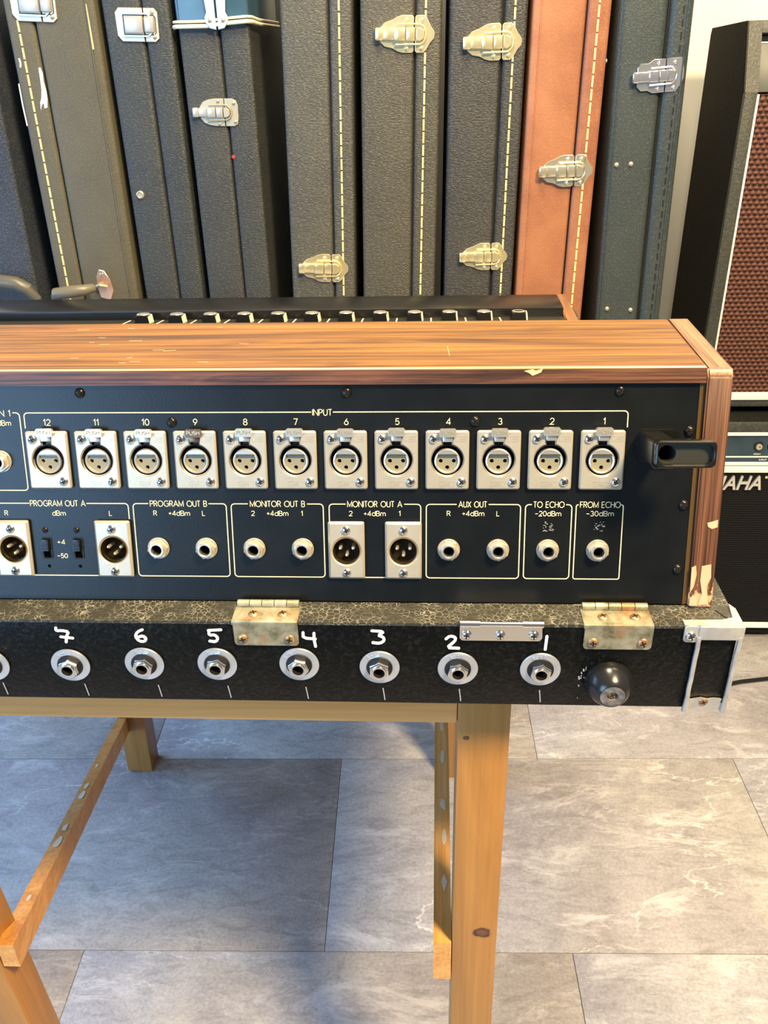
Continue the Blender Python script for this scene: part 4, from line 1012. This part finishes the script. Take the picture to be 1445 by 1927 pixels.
for x in (116, 140.5, 165): 
    put('jack_socket', MB().lathe([(9, 0), (8.4, 2), (5, 2.2)], 24).mesh('jack_socket', M['black']), cp, T(x, -4, 434.5) @ RX(R(90)))
    j = cp.children[-1]; put('jack_ring', jk, [o for o in cp.children if o.name.startswith('jack_socket')][-1], T(0, 0, 2))
for t, x, z, wd, cap in (('HIGH', 116, 419, 12, 3), ('LOW', 140.5, 419, 9, 3), ('INPUT', 128.5, 407.3, 14, 3.2)):
    MB().text(t, x, z, wd, cap, 0, 0.4).build('printed_label', M['whiteline'], cp, T(0, -4.2, 0) @ RX(R(90)))
MB().box(12, W_ - 12, -8, 0, 382, 395, 1).build('white_band', M['whiteline'], LA, LT())
MB().box(14, W_ - 14, -3, 1, 40, 382).build('grille_cloth', M['grillek'], LA, LT())
MB().box(12, W_ - 12, -8, 0, 28, 39, 1).build('bottom_piping', M['whiteline'], LA, LT())
MB().text('YAMAHA', 0, 0, 134, 29, 0, 4, shear=0.22, bold=0.6, spacing=1.0).build('badge_lettering', plain('silver_badge', (0.62, 0.62, 0.58), 0.3, 0.6), LA, LT(68, -3.2, 361) @ RX(R(90)))
MB().prism(circ(2.6, 12), 0, 1.5).build('badge_dot', M['latchA'], LA, LT(142, -3.2, 371) @ RX(R(90)))
# upper amplifier
UA = root('guitar_amplifier', V3(AX + 300, 1500, 484), 'tall black amplifier with brown woven grille cloth, stacked on the amplifier with white lettering', 'amplifier')
HT = 1114 - 484
side = [(0, 30), (0, HT - 96), (34, HT), (36, HT), (220, HT - 9), (224, HT - 20), (224, 12), (4, 12), (0, 16)]
MB().prism([(y + 8, z) for y, z in side], 0, W_, 'X').build('cabinet', M['ampblk'], UA, LT())
for x in (40, 560):
    for y in (30, 200): MB().cyl(14, 16, 0, 14, 16, T(x, y, 0)).build('foot', M['rubber'], UA, LT())
def stile(x0, x1):
    mb = MB(); mb.box(x0, x1, 0, 10, 14, HT - 96, 1.5)
    mb.prism([(0, HT - 97), (10, HT - 99), (44, HT - 1), (34, HT)], x0, x1, 'X'); return mb
stile(0, 20).build('frame_stile', M['ampfrm'], UA, LT()); stile(W_ - 20, W_).build('frame_stile', M['ampfrm'], UA, LT())
MB().box(0, W_, 0, 10, 14, 28, 1.5).build('bottom_rail', M['ampfrm'], UA, LT())
tr = math.atan2(34, 96)
MB().box(20, W_ - 20, 0, 10, -18, 0, 1).build('top_rail', M['ampfrm'], UA, LT(0, 34, HT) @ RX(-tr))
MB().box(20, W_ - 20, 12, 16, -100, -18).build('control_recess', M['hole'], UA, LT(0, 34, HT) @ RX(-tr))
ucp = MB().box(20, W_ - 20, 2, 5, -102, -31, 0.5).build('control_panel', M['greypanel'], UA, LT(0, 34, HT) @ RX(-tr))
MB().box(20, W_ - 20, 1, 3, -32.0, -30.4).build('panel_line', M['whiteline'], ucp)
mb = MB()
MB().text('GAIN', 46, -40, 20, 4.5, 0, 0.5).build('printed_label', M['whiteline'], ucp, T(0, 1.8, 0) @ RX(R(90)))
MB().prism(rrect(38, 62, -54, -46, 3, 4), 0, 1).build('printed_pill', M['whiteline'], ucp, T(0, 1.8, 0) @ RX(R(90)))
MB().box(37, 60, 0, 2, -98, -84, 2).build('rocker_button', M['whiteline'], ucp)
MB().box(22, W_ - 22, 4, 8, 40, HT - 100).build('grille_cloth', M['grille'], UA, LT())
MB().box(19, 22.5, -1, 6, 28, HT - 100, 0.8).build('side_piping', M['whiteline'], UA, LT()); MB().box(W_ - 22.5, W_ - 19, -1, 6, 28, HT - 100, 0.8).build('side_piping', M['whiteline'], UA, LT())
MB().box(19, W_ - 19, -3, 6, 28, 41, 1).build('lower_piping', M['whiteline'], UA, LT())

# cable on the floor
cb = MB().tube([(560, 1310, 4), (600, 1322, 4), (654, 1332, 4), (730, 1336, 4), (840, 1310, 4), (960, 1330, 4), (1100, 1380, 4)], 4, 8).build('power_cable', M['black'])
cb['label'] = 'thin black cable lying on the floor in front of the amplifiers'; cb['category'] = 'cable'
